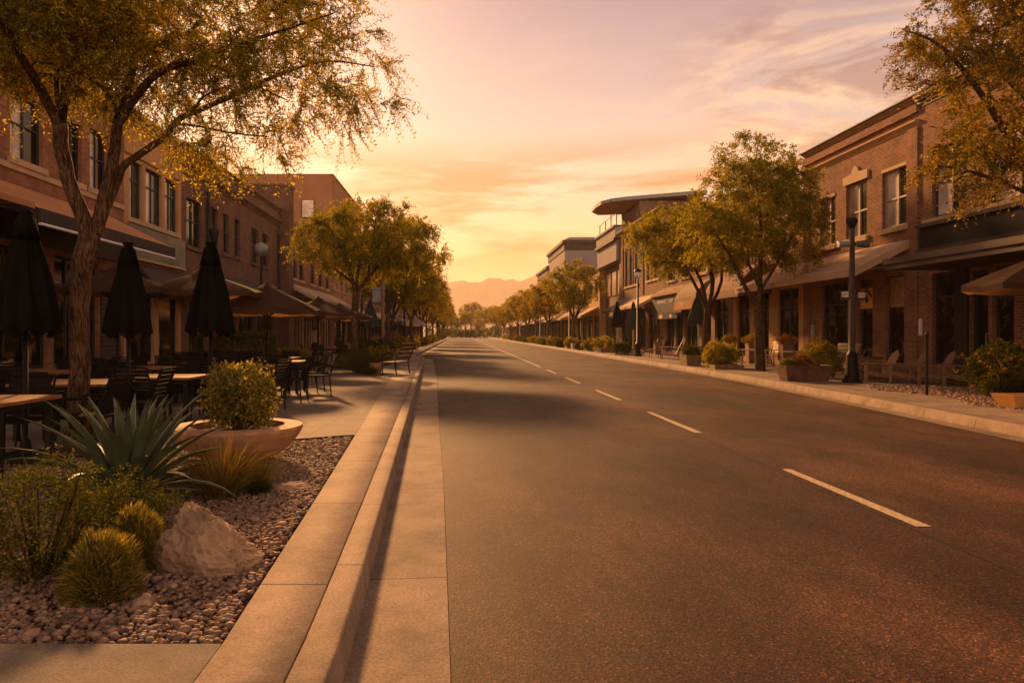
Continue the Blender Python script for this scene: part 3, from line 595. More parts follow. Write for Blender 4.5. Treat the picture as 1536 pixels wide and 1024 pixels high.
RA = building('brick_building', 'red brick corner building with shingled roof edge and three pale-silled windows', 'building', 1, XR, 22.2, 29.6, 8.66, M['brickA'],
    ups=[(22.75, 24.15, 4.9, 6.85), (25.05, 26.4, 4.85, 6.8), (27.15, 28.3, 4.8, 6.7)],
    downs=[(22.95, 23.95, .5, 3.35), (24.7, 25.6, .35, 3.35), (26.3, 28.2, .35, 3.35)], ukw=dict(gl=('glass3', 'glass2'), fr='framel', rail=.48, bar=.07), cap='stone', capz=(0, .10, .14), dkw=dict(mull=0))
band(RA, 1, XR, 22.2, 29.6, 8.2, 8.45, .09, M['brickA'], 'cornice')
cornice(RA, 1, XR, 22.2, 29.6, 7.78, 7.98, .13, M['stucco'], 'ledge')
b = MB(); b.box(XR - .06, XR, 22.2, 22.75, .147, 7.78); b.build('pilaster', M['brickA'], RA, RA.location); b = MB(); b.box(XR - .05, XR, 29.15, 29.6, .147, 7.78); b.build('pilaster', M['brickA'], RA, RA.location)
o = RA.location
b = MB(); b.hexa([(XR - .22, 15, 8.68), (XR + 5, 19, 8.68), (XR + 5, 26.6, 8.68), (XR - .22, 29.7, 8.68), (XR - .18, 15.03, 8.74), (XR + 4, 19, 10.6), (XR + 4, 26.0, 10.6), (XR - .18, 29.66, 8.74)]); b.build('shingled_roof', M['shing'], RA, o)
# stone lintel with raised keystone over the middle window, square lintels on the others
for q, key in (((25.05, 26.4, 6.8), 1), ((22.75, 24.15, 6.85), 0), ((27.15, 28.3, 6.7), 0)):
    b = MB(); ya, yb, z = q
    if key:
        prof = [(ya - .12, z), (ya - .12, z + .28), (ya + .45, z + .34), (ya + .52, z + .5), ((ya + yb) / 2, z + .58), (yb - .52, z + .5), (yb - .45, z + .34), (yb + .12, z + .28), (yb + .12, z)]
        b.face([(XR - .06, y, zz_) for y, zz_ in prof]); 
        for (a, c), (d_, e_) in zip(prof, prof[1:] + prof[:1]): b.face([(XR - .06, a, c), (XR - .06, d_, e_), (XR + .02, d_, e_), (XR + .02, a, c)])
    else: b.box(XR - .03, XR + .1, ya, yb, z - .1, z + .004)
    b.build('lintel', M['stone'], RA, o)
awning(RA, 1, XR, 22.6, 28.5, 4.4, 3.5, 1.7, M['awnC'], .22, M['awnC'])
b = MB(); b.box(XR - .06, XR + .02, 22.05, 22.13, 1.45, 1.95); b.build('wall_plaque', M['white'], RA, o)
b = MB(); b.box(XR - .06, XR + .02, 28.7, 28.95, 1.35, 1.85); b.build('meter_box', M['greymetal'], RA, o)
b = MB(); b.box(XR + .10, XR + .13, 23.02, 23.88, 2.35, 3.3); b.build('roller_blind', M['glow'], RA, o)
# yellow window sign with dark diamond and drop
sg = MB(); sg.box(XR + .06, XR + .09, 24.72, 25.58, 2.35, 3.05); sgo = sg.build('window_sign', M['yellow'], RA, o)
sg = MB(); cz, cy = 2.75, 25.15
for a_, b_ in (((cy - .30, cz + .02), (cy, cz + .27)), ((cy, cz + .27), (cy + .3, cz + .02))):
    sg.hexa([(XR + .04, a_[0], a_[1] - .07), (XR + .058, a_[0], a_[1] - .07), (XR + .058, b_[0], b_[1] - .07), (XR + .04, b_[0], b_[1] - .07), (XR + .04, a_[0], a_[1] + .04), (XR + .058, a_[0], a_[1] + .04), (XR + .058, b_[0], b_[1] + .04), (XR + .04, b_[0], b_[1] + .04)])
dp = [(cy + .09 * math.sin(t) * (1 - .35 * math.cos(t)), cz - .09 + .12 * math.cos(t)) for t in [k * math.pi / 8 for k in range(16)]]
sg.face([(XR + .05, y, z) for y, z in dp]); sg.build('sign_emblem', M['sigs'], sgo, o)
RC = building('stucco_building', 'tan stucco shopfront with golden pillars between the brick corner building and the burgundy awning', 'building', 1, XR, 29.6, 37.3, 6.9, M['stucco'],
    ups=[(31, 32.6, 4.75, 6.2), (34.5, 36, 4.75, 6.2)], downs=[(30.1, 32.1, .35, 3.4), (33.0, 34.6, .35, 3.4), (35.2, 36.8, .35, 3.4)], ukw=dict(gl=('glass2', 'glass')), dkw=dict(mull=1))
awning(RC, 1, XR, 28.7, 32.4, 4.35, 3.45, 1.75, M['awnC'], .2)
awning(RC, 1, XR, 32.7, 37.2, 4.6, 3.25, 1.5, M['awnB'], .1, curve=1, arms=False)
RD = building('brick_building', 'two-storey brick shop with rounded awning and orange valance', 'building', 1, XR, 37.3, 50, 8.6, M['brickC'],
    ups=[(38.2, 40, 5, 7.2), (41.2, 43, 5, 7.2), (44.2, 46, 5, 7.2), (47.2, 49, 5, 7.2)], downs=[(38, 40, .4, 3.4), (40.6, 42.2, .25, 3.2, 'door'), (42.8, 45.2, .4, 3.2), (45.8, 47.2, .4, 2.7), (47.6, 49.4, .4, 2.7)], ukw=dict(gl=('glass2', 'glass')))
awn = awning(RD, 1, XR, 38.6, 42.4, 4.5, 3.25, 1.5, M['awnT'], .42, M['awnO'], curve=1, arms=False)
b = MB(); b.box(XR - .75, XR - .002, 43.6, 50.4, 2.75, 3.85); sb = b.build('sign_board', M['sigs'], RD, RD.location)
b = MB(); b.box(XR - .8, XR - .002, 43.55, 50.45, 3.85, 3.95); b.build('sign_edge', M['bronze'], RD, RD.location)
RTX = (R(90), 0, R(-90))
text('NORWICKE  CLERY', .33, (XR - .77, 47, 3.52), RTX, M['white'], sb, RD.location, sx=1.25)
text('YaII', .42, (XR - 1.53, 40.9, 3.12), RTX, M['white'], awn, RD.location, name='valance_lettering', sx=1.2)
b = MB()
for k in range(10):
    y0_ = 44.1 + k * .55; h = .22 * math.sin(math.pi * (k + .5) / 10)
    b.box(XR - .86, XR - .80, y0_, y0_ + .55, 2.42, 2.62 + h)
ob = b.build('hanging_sign', M['dark'], RD, RD.location)
b = MB()
for yc, ry in ((45.4, .28), (47.6, .5)): b.face([(XR - .875, yc + ry * math.cos(t), 2.58 + .13 * math.sin(t)) for t in [k * math.pi / 10 for k in range(20)]])
b.build('oval_plaque', M['woodp'], ob, RD.location)
awning(RD, 1, XR, 43.6, 50, 4.55, 4.05, .9, M['awnT'], .12, M['awnO'], arms=False)
RE = building('brick_building', 'tall golden brick building with bay windows beneath the curved modern roof', 'building', 1, XR, 50, 64, 10.2, M['brickC'],
    ups=[(51, 52.6, 5.4, 8.5), (53.0, 54.6, 5.4, 8.5), (57.0, 58.3, 5.4, 8.5), (58.6, 60.2, 5.4, 8.5), (60.5, 61.8, 5.4, 8.5)], downs=[(51, 54, .4, 3.4), (55, 58, .4, 3.4), (59, 63, .4, 3.4)], ukw=dict(gl=('glass', 'glass2'), rail=.6), cap='stone', capz=(0, .25, .3))
awning(RE, 1, XR, 50.6, 56.6, 4.3, 3.5, 1.6, M['awnC'], .2); awning(RE, 1, XR, 57.2, 63.4, 4.3, 3.4, 1.6, M['awnD'], .2)
b = MB(); b.box(XR - .07, XR, 55.4, 55.8, 4.5, 9.9); b.build('pilaster', M['brickD'], RE, RE.location); b = MB(); b.box(XR - .08, XR, 62.3, 62.6, 4.5, 10); b.build('pilaster', M['brickD'], RE, RE.location)
RM = empty('modern_building', (XR + 4, 66, .147), label='modern grey building with stacked white boxes, roof terrace and sweeping oval roof', cat='building')
o = RM.location
b = MB(); b.box(XR + .6, XR + 10, 64.02, 73, .147, 11.0); b.box(XR + 2.4, XR + 9, 66.5, 74, 11.0, 13.5); b.build('wall', M['stuccoP'], RM, o)
for za_, zb_, e_ in ((9.9, 10.8, -.35), (7.9, 9.65, -.25)):
    b = MB(); b.box(XR + e_, XR + 9, 64.03, 72.9, za_, zb_); b.build('box_storey', M['stuccoG'], RM, o)
for za_, zb_ in ((9.65, 9.9), (10.8, 10.98)):
    b = MB(); b.box(XR - .5, XR + 9, 63.98, 73, za_, zb_); b.build('dark_trim', M['bronze'], RM, o)
OUT = [(13.1, 71.0), (13.3, 69.2), (14.0, 67.9), (15.2, 67.2), (22.0, 65.2), (22.5, 75.5), (14.2, 75.5), (13.2, 73.5)]
def ring(k, z): cx_, cy_ = 17.6, 70.8; return [(cx_ + (x - cx_) * k, cy_ + (y - cy_) * k, z + (.035 * (x - 13))) for x, y in OUT]
b = MB(); A_, B_ = ring(1, 13.95), ring(1, 13.62)
b.face(A_)
for i in range(len(OUT)): j = (i + 1) % len(OUT); b.face([A_[i], A_[j], B_[j], B_[i]])
b.build('roof_slab', M['greymetal'], RM, o)
b = MB(); A_, B_ = ring(.985, 13.6), ring(.6, 13.4)
for i in range(len(OUT)): j = (i + 1) % len(OUT); b.face([A_[i], A_[j], B_[j], B_[i]])
b.face(B_); b.build('roof_soffit', M['stone'], RM, o)
b = MB()
for y in (64.6, 67, 69.5, 72.3): b.tube([(XR - .1, y, 11.0), (XR - .1, y, 12.1 if y != 67 else 13.7)], .045, 6)
b.tube([(XR - .1, 64.6, 12.1), (XR - .1, 72.3, 12.1)], .03, 6); b.tube([(XR - .1, 64.6, 12.1), (XR + 2.4, 64.6, 12.1)], .03, 6)
b.build('terrace_railing', M['bronze'], RM, o)
for k in range(3):
    b = MB(); b.box(XR + .55, XR + .62, 65 + 2.6 * k, 67 + 2.6 * k, 5.0, 7.3); f = b.build('window', M['frame'], RM, o); p = MB(); p.box(XR + .52, XR + .56, 65.08 + 2.6 * k, 66.92 + 2.6 * k, 5.08, 7.22); p.build('pane', M['glass2'], f, o)
    b = MB(); b.box(XR + .55, XR + .62, 64.6 + 2.8 * k, 66.8 + 2.8 * k, .5, 3.2); f = b.build('shop_window', M['frame'], RM, o); p = MB(); p.box(XR + .52, XR + .56, 64.7 + 2.8 * k, 66.7 + 2.8 * k, .6, 3.1); p.build('pane', M['glass'], f, o)
rr = generic('tan_shop', 'low tan shop row with wide cream awning past the modern building', 1, XR, 73, 98, 8.0, 'stucco', 11)
def corner_block(name, label, y0, y1, top, seed, wm='stuccoG'):
    rt = generic(name, label, 1, XR + .1, y0, y1, top, wm, seed, 2, 'awnC', None)
    b = MB(); b.box(XR - .25, XR + 11.3, y0 - .35, y1 - .02, top - .05, top + .35); b.box(XR - .0, XR + 11.2, y0 - .12, y1 - .02, top - .95, top - .05); b.build('cornice', M['bronze'], rt, rt.location)
    b = MB(); b.hexa([(XR - .1, y0 - .2, top + .35), (XR + 11, y0 - .2, top + .35), (XR + 11, y1, top + .35), (XR - .1, y1, top + .35), (XR + .8, y0 + .8, top + .85), (XR + 10, y0 + .8, top + .85), (XR + 10, y1 - .8, top + .85), (XR + .8, y1 - .8, top + .85)]); b.build('roof_deck', M['stuccoG'], rt, rt.location)
    return rt
corner_block('grey_block', 'tall grey block with dark cornice above the right tree row', 98, 116, 13.6, 12)
corner_block('grey_block', 'smaller far grey block beyond the tall corniced one', 116, 132, 11.8, 13)
generic('brick_shop', 'far brick shops behind the last right-hand trees', 1, XR, 132, 170, 8.4, 'brickA', 14)
generic('tan_shop', 'last tan block at the right end of the street', 1, XR, 170, 215, 8.0, 'stucco', 15)
# ------------------------------------------------------------------ vegetation
def rand_unit(r, n):
    v = r.normal(size=(n, 3)); return v / np.linalg.norm(v, axis=1)[:, None]
def nrm(v): return v / (np.linalg.norm(v, axis=-1, keepdims=True) + 1e-9)
def leaf_quads(P0, D, Nn, ln, wd):
    """diamond leaves: base P0, direction D, normal-ish Nn"""
    S = nrm(np.cross(D, Nn)); ln = np.asarray(ln)[:, None]; wd = np.asarray(wd)[:, None]
    U = nrm(np.cross(S, D))
    a = P0; b = P0 + D * ln * .45 + S * wd * .5 + U * ln * .06; c = P0 + D * ln; d = P0 + D * ln * .45 - S * wd * .5 + U * ln * .06
    V = np.stack([a, b, c, d], 1).reshape(-1, 3); F = np.arange(len(V)).reshape(-1, 4)
    return V, F
def sprigs(r, B, D, L_, nl, ls, asp=.42):
    """B: base points, D: unit directions, L_: lengths; nl leaflets each, curving down a bit"""
    n = len(B); t = np.tile(np.linspace(.12, 1, nl), (n, 1)) + r.uniform(-.03, .03, (n, nl))
    sag = np.zeros((n, nl, 3)); sag[..., 2] = -(t ** 2) * .28 * L_[:, None]
    P0 = B[:, None] + D[:, None] * (t * L_[:, None])[..., None] + sag
    side = nrm(np.cross(D, rand_unit(r, n)))[:, None] * np.where(np.arange(nl) % 2 == 0, 1, -1)[None, :, None]
    Ld = nrm(D[:, None] * .55 + side + r.normal(size=(n, nl, 3)) * .35); P0 = P0.reshape(-1, 3); Ld = Ld.reshape(-1, 3)
    ln = ls * r.uniform(.6, 1.3, len(P0))
    V, F = leaf_quads(P0, Ld, rand_unit(r, len(P0)), ln, ln * asp)
    return V, F
def thin_tubes(A, B_, ra, rb):
    n = len(A); d = nrm(B_ - A); up = np.tile([.3, .5, .8], (n, 1)); a = nrm(np.cross(d, up)); b = np.cross(d, a); V = []
    for P_, rd in ((A, ra), (B_, rb)):
        for k in range(3):
            t = 2.094 * k; V.append(P_ + (a * math.cos(t) + b * math.sin(t)) * rd)
    V = np.stack(V, 1).reshape(-1, 3); base = (np.arange(n) * 6)[:, None]
    F = np.concatenate([base + np.array([[k, (k + 1) % 3, 3 + (k + 1) % 3, 3 + k]]) for k in range(3)])
    return V, F
def tree(name, label, cat, loc, limbs, crown, nt_, nsp, nl, Ls, ls, seed, leaf, group=None, twig=True, inner=.45, asp=.42, nside=7, drop=.0):
    r = np.random.default_rng(seed); root = empty(name, loc, label=label, cat=cat, group=group); org = np.array(loc)
    tb = MB(); nodes = []; rad = []; dirs = []
    for li, lm in enumerate(limbs):
        # resample with a spline for smooth limbs
        p = np.array([q[:3] for q in lm], float); rr_ = np.array([q[3] for q in lm]); k = len(p)
        tt = np.linspace(0, k - 1, (k - 1) * 3 + 1); pts = []
        for t in tt:
            i = min(int(t), k - 2); u = t - i; p0 = p[max(i - 1, 0)]; p1 = p[i]; p2 = p[i + 1]; p3 = p[min(i + 2, k - 1)]
            pts.append(.5 * ((2 * p1) + (-p0 + p2) * u + (2 * p0 - 5 * p1 + 4 * p2 - p3) * u * u + (-p0 + 3 * p1 - 3 * p2 + p3) * u ** 3))
        pts = np.array(pts); rs = np.interp(tt, range(k), rr_); pts[1:-1] += r.normal(size=pts[1:-1].shape) * rs[1:-1, None] * .10
        tb.tube([tuple(q) for q in pts], list(rs), nside + 4 if li == 0 else nside)
        for i in range(len(pts)):
            if li == 0 and i < len(pts) * .75: continue
            nodes.append(pts[i]); rad.append(rs[i]); dirs.append(nrm(pts[min(i + 1, len(pts) - 1)] - pts[max(i - 1, 0)]))
    # targets in the crown
    vol = np.array([c[3] * c[4] * c[5] for c in crown]) ; which = r.choice(len(crown), nt_, p=vol / vol.sum()); cr = np.array(crown)[which]
    u = rand_unit(r, nt_) * (r.uniform(inner ** 3, 1, nt_) ** (1 / 3))[:, None]
    tg = cr[:, :3] + u * cr[:, 3:6]
    Nn = np.array(nodes); d0 = np.min(np.linalg.norm(tg[:, None] - Nn[None], axis=2), 1); tg = tg[np.argsort(d0)]
    NA = list(nodes); ends = []; edirs = []
    arr = np.zeros((len(NA) + nt_ * 4, 3)); arr[:len(NA)] = NA; cnt = len(NA)
    for T_ in tg:
        dd = np.linalg.norm(arr[:cnt] - T_, axis=1) + np.where(arr[:cnt, 2] > T_[2] + .3, .5, 0); j = int(np.argmin(dd)); P0 = arr[j].copy(); dist = np.linalg.norm(T_ - P0)
        if dist < .05: continue
        c = P0 + dirs[j] * dist * .45 + np.array([0, 0, .08 * dist]); r0 = min(rad[j] * .7, .006 + .016 * dist); pts = []
        for t in (0, .25, .5, .75, 1): pts.append(P0 * (1 - t) ** 2 + c * 2 * t * (1 - t) + T_ * t * t + (r.normal(size=3) * .03 * dist if 0 < t < 1 else 0))
        rs = [r0, r0 * .85, r0 * .7, r0 * .55, r0 * .35]; tb.tube([tuple(q) for q in pts], rs, 5 if r0 > .012 else 3, cap=False)
        for i in range(1, 5):
            arr[cnt] = pts[i]; cnt += 1; rad.append(rs[i]); dirs.append(nrm(pts[i] - pts[i - 1]))
            if i >= 2: ends.append(pts[i]); edirs.append(dirs[-1])
    E = np.array(ends); ED = np.array(edirs); idx = r.integers(0, len(E), nt_ * nsp); B_ = E[idx]
    cen = np.array(crown)[:, :3].mean(0); outw = nrm(B_ - cen)
    D = nrm(ED[idx] * .7 + rand_unit(r, len(idx)) * .9 + outw * .35 + np.array([0, 0, -drop])); LL = Ls * r.uniform(.55, 1.25, len(idx))
    tb.build('trunk', M['bark'], root, loc, smooth=True)
    V, F = sprigs(r, B_, D, LL, nl, ls, asp)
    cw = link('crown', np_mesh('crown', V - org, F), leaf, root)
    if twig:
        mid = B_ + D * LL[:, None] * .5 + np.stack([0 * LL, 0 * LL, -.07 * LL], 1); en = B_ + D * LL[:, None] + np.stack([0 * LL, 0 * LL, -.28 * LL], 1)
        v1, f1 = thin_tubes(B_, mid, .0035, .0025); v2, f2 = thin_tubes(mid, en, .0025, .001)
        link('twigs', np_mesh('twigs', np.concatenate([v1, v2]) - org, np.concatenate([f1, f2 + len(v1)])), M['bark'], root)
    return root
def auto_limbs(base, fz, cx, cy, cz, rad, n, seed, r0=.14):
    r = random.Random(seed); x, y, z = base
    t = [(x, y, z - .05, r0 * 1.45), (x, y, z + .12, r0 * 1.12), (x + r.uniform(-.05, .05), y, z + (fz - z) * .5, r0 * .92), (x + r.uniform(-.1, .1), y + r.uniform(-.1, .1), fz, r0 * .86)]
    L_ = [t]; f = t[-1]
    for k in range(n):
        a = 2 * math.pi * (k + r.uniform(-.25, .25)) / n; m = .42; q = r0 * .55
        L_.append([(f[0], f[1], f[2] - .15, q * 1.1), (f[0] + rad * .22 * math.cos(a), f[1] + rad * .22 * math.sin(a), fz + (cz - fz) * .45, q * .8),
                   (cx + rad * m * math.cos(a), cy + rad * m * math.sin(a), cz + r.uniform(-.2, .4), q * .5), (cx + rad * .7 * math.cos(a + .2), cy + rad * .7 * math.sin(a + .2), cz + r.uniform(.3, 1.0), q * .25)])
    return L_
def px(x, y, Y): return ((x - 690) / 1100 * Y, Y, 1.5 - (y - 500) / 1100 * Y)
Y1 = 8.6
def LP(pts, dy=0):
    n = len(pts); out_ = []
    for i, (x, y, r_) in enumerate(pts):
        q = px(x, y, Y1 + dy * (i / (n - 1)) ** 1.2 if n > 1 else Y1); out_.append((*q, r_))
    return out_
bx_, _, _ = px(118, 640, Y1)
T1L = [[(bx_ + .02, Y1, .05, .19), (bx_, Y1, .30, .145)] + LP([(117, 600, .118), (119, 520, .112), (120, 440, .112), (128, 385, .125), (134, 350, .12)]),
       LP([(134, 365, .09), (125, 320, .088), (106, 281, .082), (94, 231, .08), (89, 187, .078)], -.3),
       LP([(89, 190, .06), (62, 134, .055), (37, 94, .045), (12, 50, .035), (-30, -20, .02)], -1.6),
       LP([(89, 195, .06), (97, 150, .055), (103, 94, .05), (125, 47, .045), (150, 10, .035), (170, -60, .02)], 1.2),
       LP([(92, 180, .03), (84, 120, .028), (98, 80, .022), (70, 10, .012)], .8),
       LP([(134, 368, .085), (150, 325, .082), (166, 265, .074), (173, 219, .066), (178, 175, .06)], .2),
       LP([(178, 180, .05), (188, 156, .05), (200, 103, .045), (206, 69, .035), (225, 20, .028), (250, -60, .015)], 1.4),
       LP([(178, 185, .05), (203, 147, .045), (234, 112, .04), (272, 97, .036), (306, 84, .030), (360, 65, .024), (420, 47, .016), (500, 20, .008)], -.8),
       LP([(270, 98, .022), (320, 100, .020), (375, 125, .014), (430, 150, .008)], .5),
       LP([(178, 172, .03), (156, 134, .026), (116, 106, .02), (90, 90, .012)], .6),
       LP([(146, 350, .06), (157, 318, .055), (166, 296, .048), (178, 266, .046), (190, 245, .044), (237, 212, .042), (260, 187, .04), (281, 172, .037), (328, 153, .033), (375, 131, .028), (430, 108, .022), (490, 92, .014), (560, 100, .007)], .9),
       LP([(290, 168, .016), (305, 145, .013), (340, 130, .008)], -.6), LP([(262, 186, .014), (300, 190, .012), (350, 200, .010), (400, 205, .006)], -.4)]
def EL_(x, y, rx, ry, dy, Yc=8.8): c = px(x, y, Yc); k = Yc / 1100; return (c[0], c[1], c[2], rx * k, dy, ry * k)
T1C = [EL_(60, 20, 210, 110, 2.2), EL_(-60, -60, 260, 170, 2.6), EL_(260, -40, 260, 150, 2.4), EL_(240, 90, 170, 90, 1.8), EL_(400, 60, 170, 110, 1.7), EL_(510, 90, 95, 85, 1.2), EL_(385, 190, 75, 45, 1.0), EL_(330, 225, 90, 30, .9), EL_(560, 150, 55, 45, .8), EL_(-20, 130, 70, 50, 1.4), EL_(330, 200, 120, 45, 1.0), EL_(455, 165, 85, 50, .9), EL_(150, 60, 160, 110, 2.0), EL_(60, -5, 220, 80, 1.6), EL_(210, 20, 150, 70, 1.5), EL_(20, 60, 110, 70, 1.2)]
tree('mesquite_tree', 'large forked mesquite tree leaning over the patio beside the spiky agave', 'tree', (bx_, Y1, .147), T1L, T1C, 1350, 10, 15, .36, .050, 3, M['leafA'], inner=.1, drop=.25, asp=.36, nside=10)
# right overhanging tree
Y2 = 12.6; X2 = 10.9
T2L = [[(X2, Y2, .05, .2), (X2, Y2, .4, .15), (X2 - .05, Y2, 1.6, .14), (X2, Y2, 2.8, .14)],
       [(X2, Y2, 2.6, .09), (X2 - .8, Y2 + .2, 4.0, .075), (X2 - 1.8, Y2, 5.4, .055), (X2 - 2.7, Y2 - .2, 6.3, .03), (X2 - 3.3, Y2 - .2, 6.6, .012)],
       [(X2, Y2, 2.7, .09), (X2 - .3, Y2 - .5, 4.4, .07), (X2 - .9, Y2 - 1.0, 6.2, .05), (X2 - 1.5, Y2 - 1.2, 7.4, .02)],
       [(X2, Y2, 2.6, .08), (X2 + .3, Y2 + .6, 4.4, .07), (X2 - .4, Y2 + 1.4, 6.3, .045), (X2 - 1.0, Y2 + 1.8, 7.2, .02)],
       [(X2, Y2, 2.7, .08), (X2 + .8, Y2 - .3, 4.6, .06), (X2 + 1.5, Y2, 6.4, .04)],
       [(X2 - .7, Y2 + .2, 3.8, .04), (X2 - 1.6, Y2 + .4, 4.3, .03), (X2 - 2.4, Y2 + .5, 4.5, .015)]]
T2C = [(X2 - .3, Y2, 6.0, 2.6, 2.4, 1.9), (X2 - 1.9, Y2 - .2, 6.6, 1.5, 1.6, .8), (X2 - 1.4, Y2 + .3, 4.6, 1.2, 1.4, .75), (X2 + .4, Y2, 7.2, 2.4, 2.2, 1.1), (X2 + .2, Y2, 4.6, 1.6, 1.6, 1.0)]
tree('mesquite_tree', 'golden-leaved tree overhanging the right brick building from outside the frame', 'tree', (X2, Y2, .147), T2L, T2C, 680, 11, 15, .36, .062, 7, M['leafG'], inner=.15, drop=.2, asp=.45)
# T3, T4, T5
b3 = px(532, 555, 27); x3 = -3.88
T3L = [[(x3, 27, .05, .2), (x3, 27, .3, .155), (x3, 27, 1.8, .14), (x3 + .05, 27, 3.1, .135)],
       [(x3 + .05, 27, 3.0, .08), (x3 - .2, 26.8, 3.9, .07), (x3 - .6, 26.6, 5.0, .05), (x3 - 1.3, 26.4, 5.7, .02)],
       [(x3 + .05, 27, 3.0, .085), (x3 + .55, 27, 3.6, .07), (x3 + 1.2, 27.2, 4.4, .05), (x3 + 2.1, 27.4, 5.1, .02)],
       [(x3 + .05, 27, 3.1, .07), (x3 + .1, 27.6, 4.2, .06), (x3 + .2, 28.2, 5.4, .04), (x3 + .3, 28.5, 6.2, .015)],
       [(x3 - .1, 27, 3.4, .05), (x3 - .9, 27.3, 4.0, .04), (x3 - 1.7, 27.5, 4.6, .02)],
       [(x3 + .5, 27, 3.6, .05), (x3 + .7, 26.5, 4.6, .04), (x3 + .9, 26.0, 5.6, .02)]]
T3C = [(x3 + .45, 27, 5.15, 2.5, 2.3, 1.25), (x3 - 1.2, 26.8, 4.6, 1.35, 1.4, .8), (x3 + 2.2, 27.2, 4.7, 1.3, 1.4, .9), (x3 + .5, 27.2, 4.0, 1.9, 1.8, .6)]
tree('street_tree', 'rounded yellow-green tree with forked trunk beyond the patio tables', 'tree', (x3, 27, .147), T3L, T3C, 420, 11, 12, .42, .085, 5, M['leafB'], twig=False, inner=.2, asp=.5, group='trees along the left sidewalk')
x4 = 10.84; y4 = 26.5
T4L = [[(x4, y4, .05, .24), (x4, y4, .3, .18), (x4 - .03, y4, 1.5, .155), (x4 - .08, y4, 2.5, .15)],
       [(x4 - .08, y4, 2.4, .09), (x4 - .55, y4, 3.2, .08), (x4 - 1.2, y4 - .1, 4.4, .055), (x4 - 1.9, y4 - .2, 5.4, .02)],
       [(x4 - .08, y4, 2.4, .10), (x4 + .05, y4 + .1, 3.6, .085), (x4 + .1, y4 + .2, 5.4, .06), (x4 - .1, y4 + .1, 7.2, .03), (x4 - .1, y4, 8.2, .01)],
       [(x4, y4, 3.0, .06), (x4 + .6, y4 - .3, 4.2, .05), (x4 + 1.2, y4 - .4, 5.4, .03), (x4 + 1.5, y4 - .4, 6.6, .012)],
       [(x4 - .05, y4, 3.2, .06), (x4 - .4, y4 + .6, 4.6, .05), (x4 - .8, y4 + 1.1, 6.2, .03), (x4 - 1.0, y4 + 1.2, 7.2, .012)]]
T4C = [(x4 - .2, y4, 6.0, 2.35, 2.2, 1.7), (x4 - .1, y4, 7.6, 1.5, 1.5, 1.15), (x4 + 1.25, y4, 5.1, 1.15, 1.4, 1.3), (x4 + .7, y4, 6.7, 1.35, 1.4, 1.2), (x4 - 1.7, y4, 5.0, 1.3, 1.5, .9), (x4 + .1, y4, 4.4, 1.7, 1.6, .7)]
t4 = tree('street_tree', 'tall bushy green tree in front of the cream awning beside the red brick building', 'tree', (x4, y4, .147), T4L, T4C, 560, 11, 12, .40, .085, 9, M['leafB'], twig=False, inner=.2, asp=.5, group='trees along the right sidewalk')
x5, y5 = 11.1, 33.0
T5 = auto_limbs((x5, y5, .1), 2.6, x5 - .6, y5, 5.4, 3.0, 5, 3, .15)
t5 = tree('street_tree', 'second right-hand tree with thin dark fork in front of the burgundy awning', 'tree', (x5, y5, .147), T5, [(x5 - .9, y5, 5.9, 2.7, 2.4, 1.35), (x5 - 1.6, y5, 4.8, 1.6, 1.8, .8), (x5 + .5, y5, 5.6, 1.9, 1.8, 1.3)], 420, 12, 11, .42, .095, 21, M['leafB'], twig=False, inner=.2, asp=.5, group='trees along the right sidewalk')
# variants for the rows
vt = []
for k, (sd, col) in enumerate(((31, 'leafF'), (37, 'leafF'), (41, 'leafB'))):
    ty = (61, 92, 42)[k]; tx = (-4.0, -4.2, -4.1)[k]
    lm = auto_limbs((tx, ty, .1), 2.7, tx + .1, ty, 5.2, 3.0, 5, sd, .15)
    cr = [(tx, ty, 5.7, 2.9, 2.9, 1.7), (tx + .7, ty, 6.8, 1.6, 1.6, 1.1), (tx - 1.0, ty, 4.6, 1.7, 1.7, .9), (tx + 1.2, ty, 4.6, 1.5, 1.7, .9)]
    vt.append(tree('street_tree', ('leafy golden-green tree behind the pale parasol on the left sidewalk', 'golden tree halfway down the left row, above the far pots', 'full green-gold tree just behind the forked one on the left sidewalk')[k], 'tree', (tx, ty, .147), lm, cr, 230, 12, 9, .5, .13, sd, M[col], twig=False, inner=.25, asp=.55, group='trees along the left sidewalk'))
rv = random.Random(8)
for i, (Yt, Xt, v, sc) in enumerate([(50, -4.6, 0, .95), (76, -4.0, 1, 1.0), (110, -4.1, 2, 1.05), (130, -4.0, 0, 1.05), (152, -4.2, 1, 1.1), (178, -4.2, 2, 1.1), (208, -4.4, 0, 1.15)]):
    dup(vt[v], (Xt, Yt, .147), rv.uniform(0, 6), sc=sc, label=f'street tree {["third", "fifth", "seventh", "eighth", "ninth", "tenth", "last"][i]} along the left sidewalk, counting from the patio')
for i, (Yt, Xt, v, sc) in enumerate([(69, 10.7, 2, 1.06), (88, 10.6, 0, 1.0), (102, 10.6, 1, 1.0), (118, 10.7, 0, 1.05), (136, 10.7, 2, 1.05), (156, 10.8, 1, 1.1), (180, 10.8, 0, 1.1), (206, 10.8, 1, 1.2)]):
    dup(vt[v], (Xt, Yt, .147), rv.uniform(0, 6), sc=sc, label=f'street tree {["third", "fourth", "fifth", "sixth", "seventh", "eighth", "ninth", "last"][i]} along the right sidewalk, counting from the brick corner', group='trees along the right sidewalk')
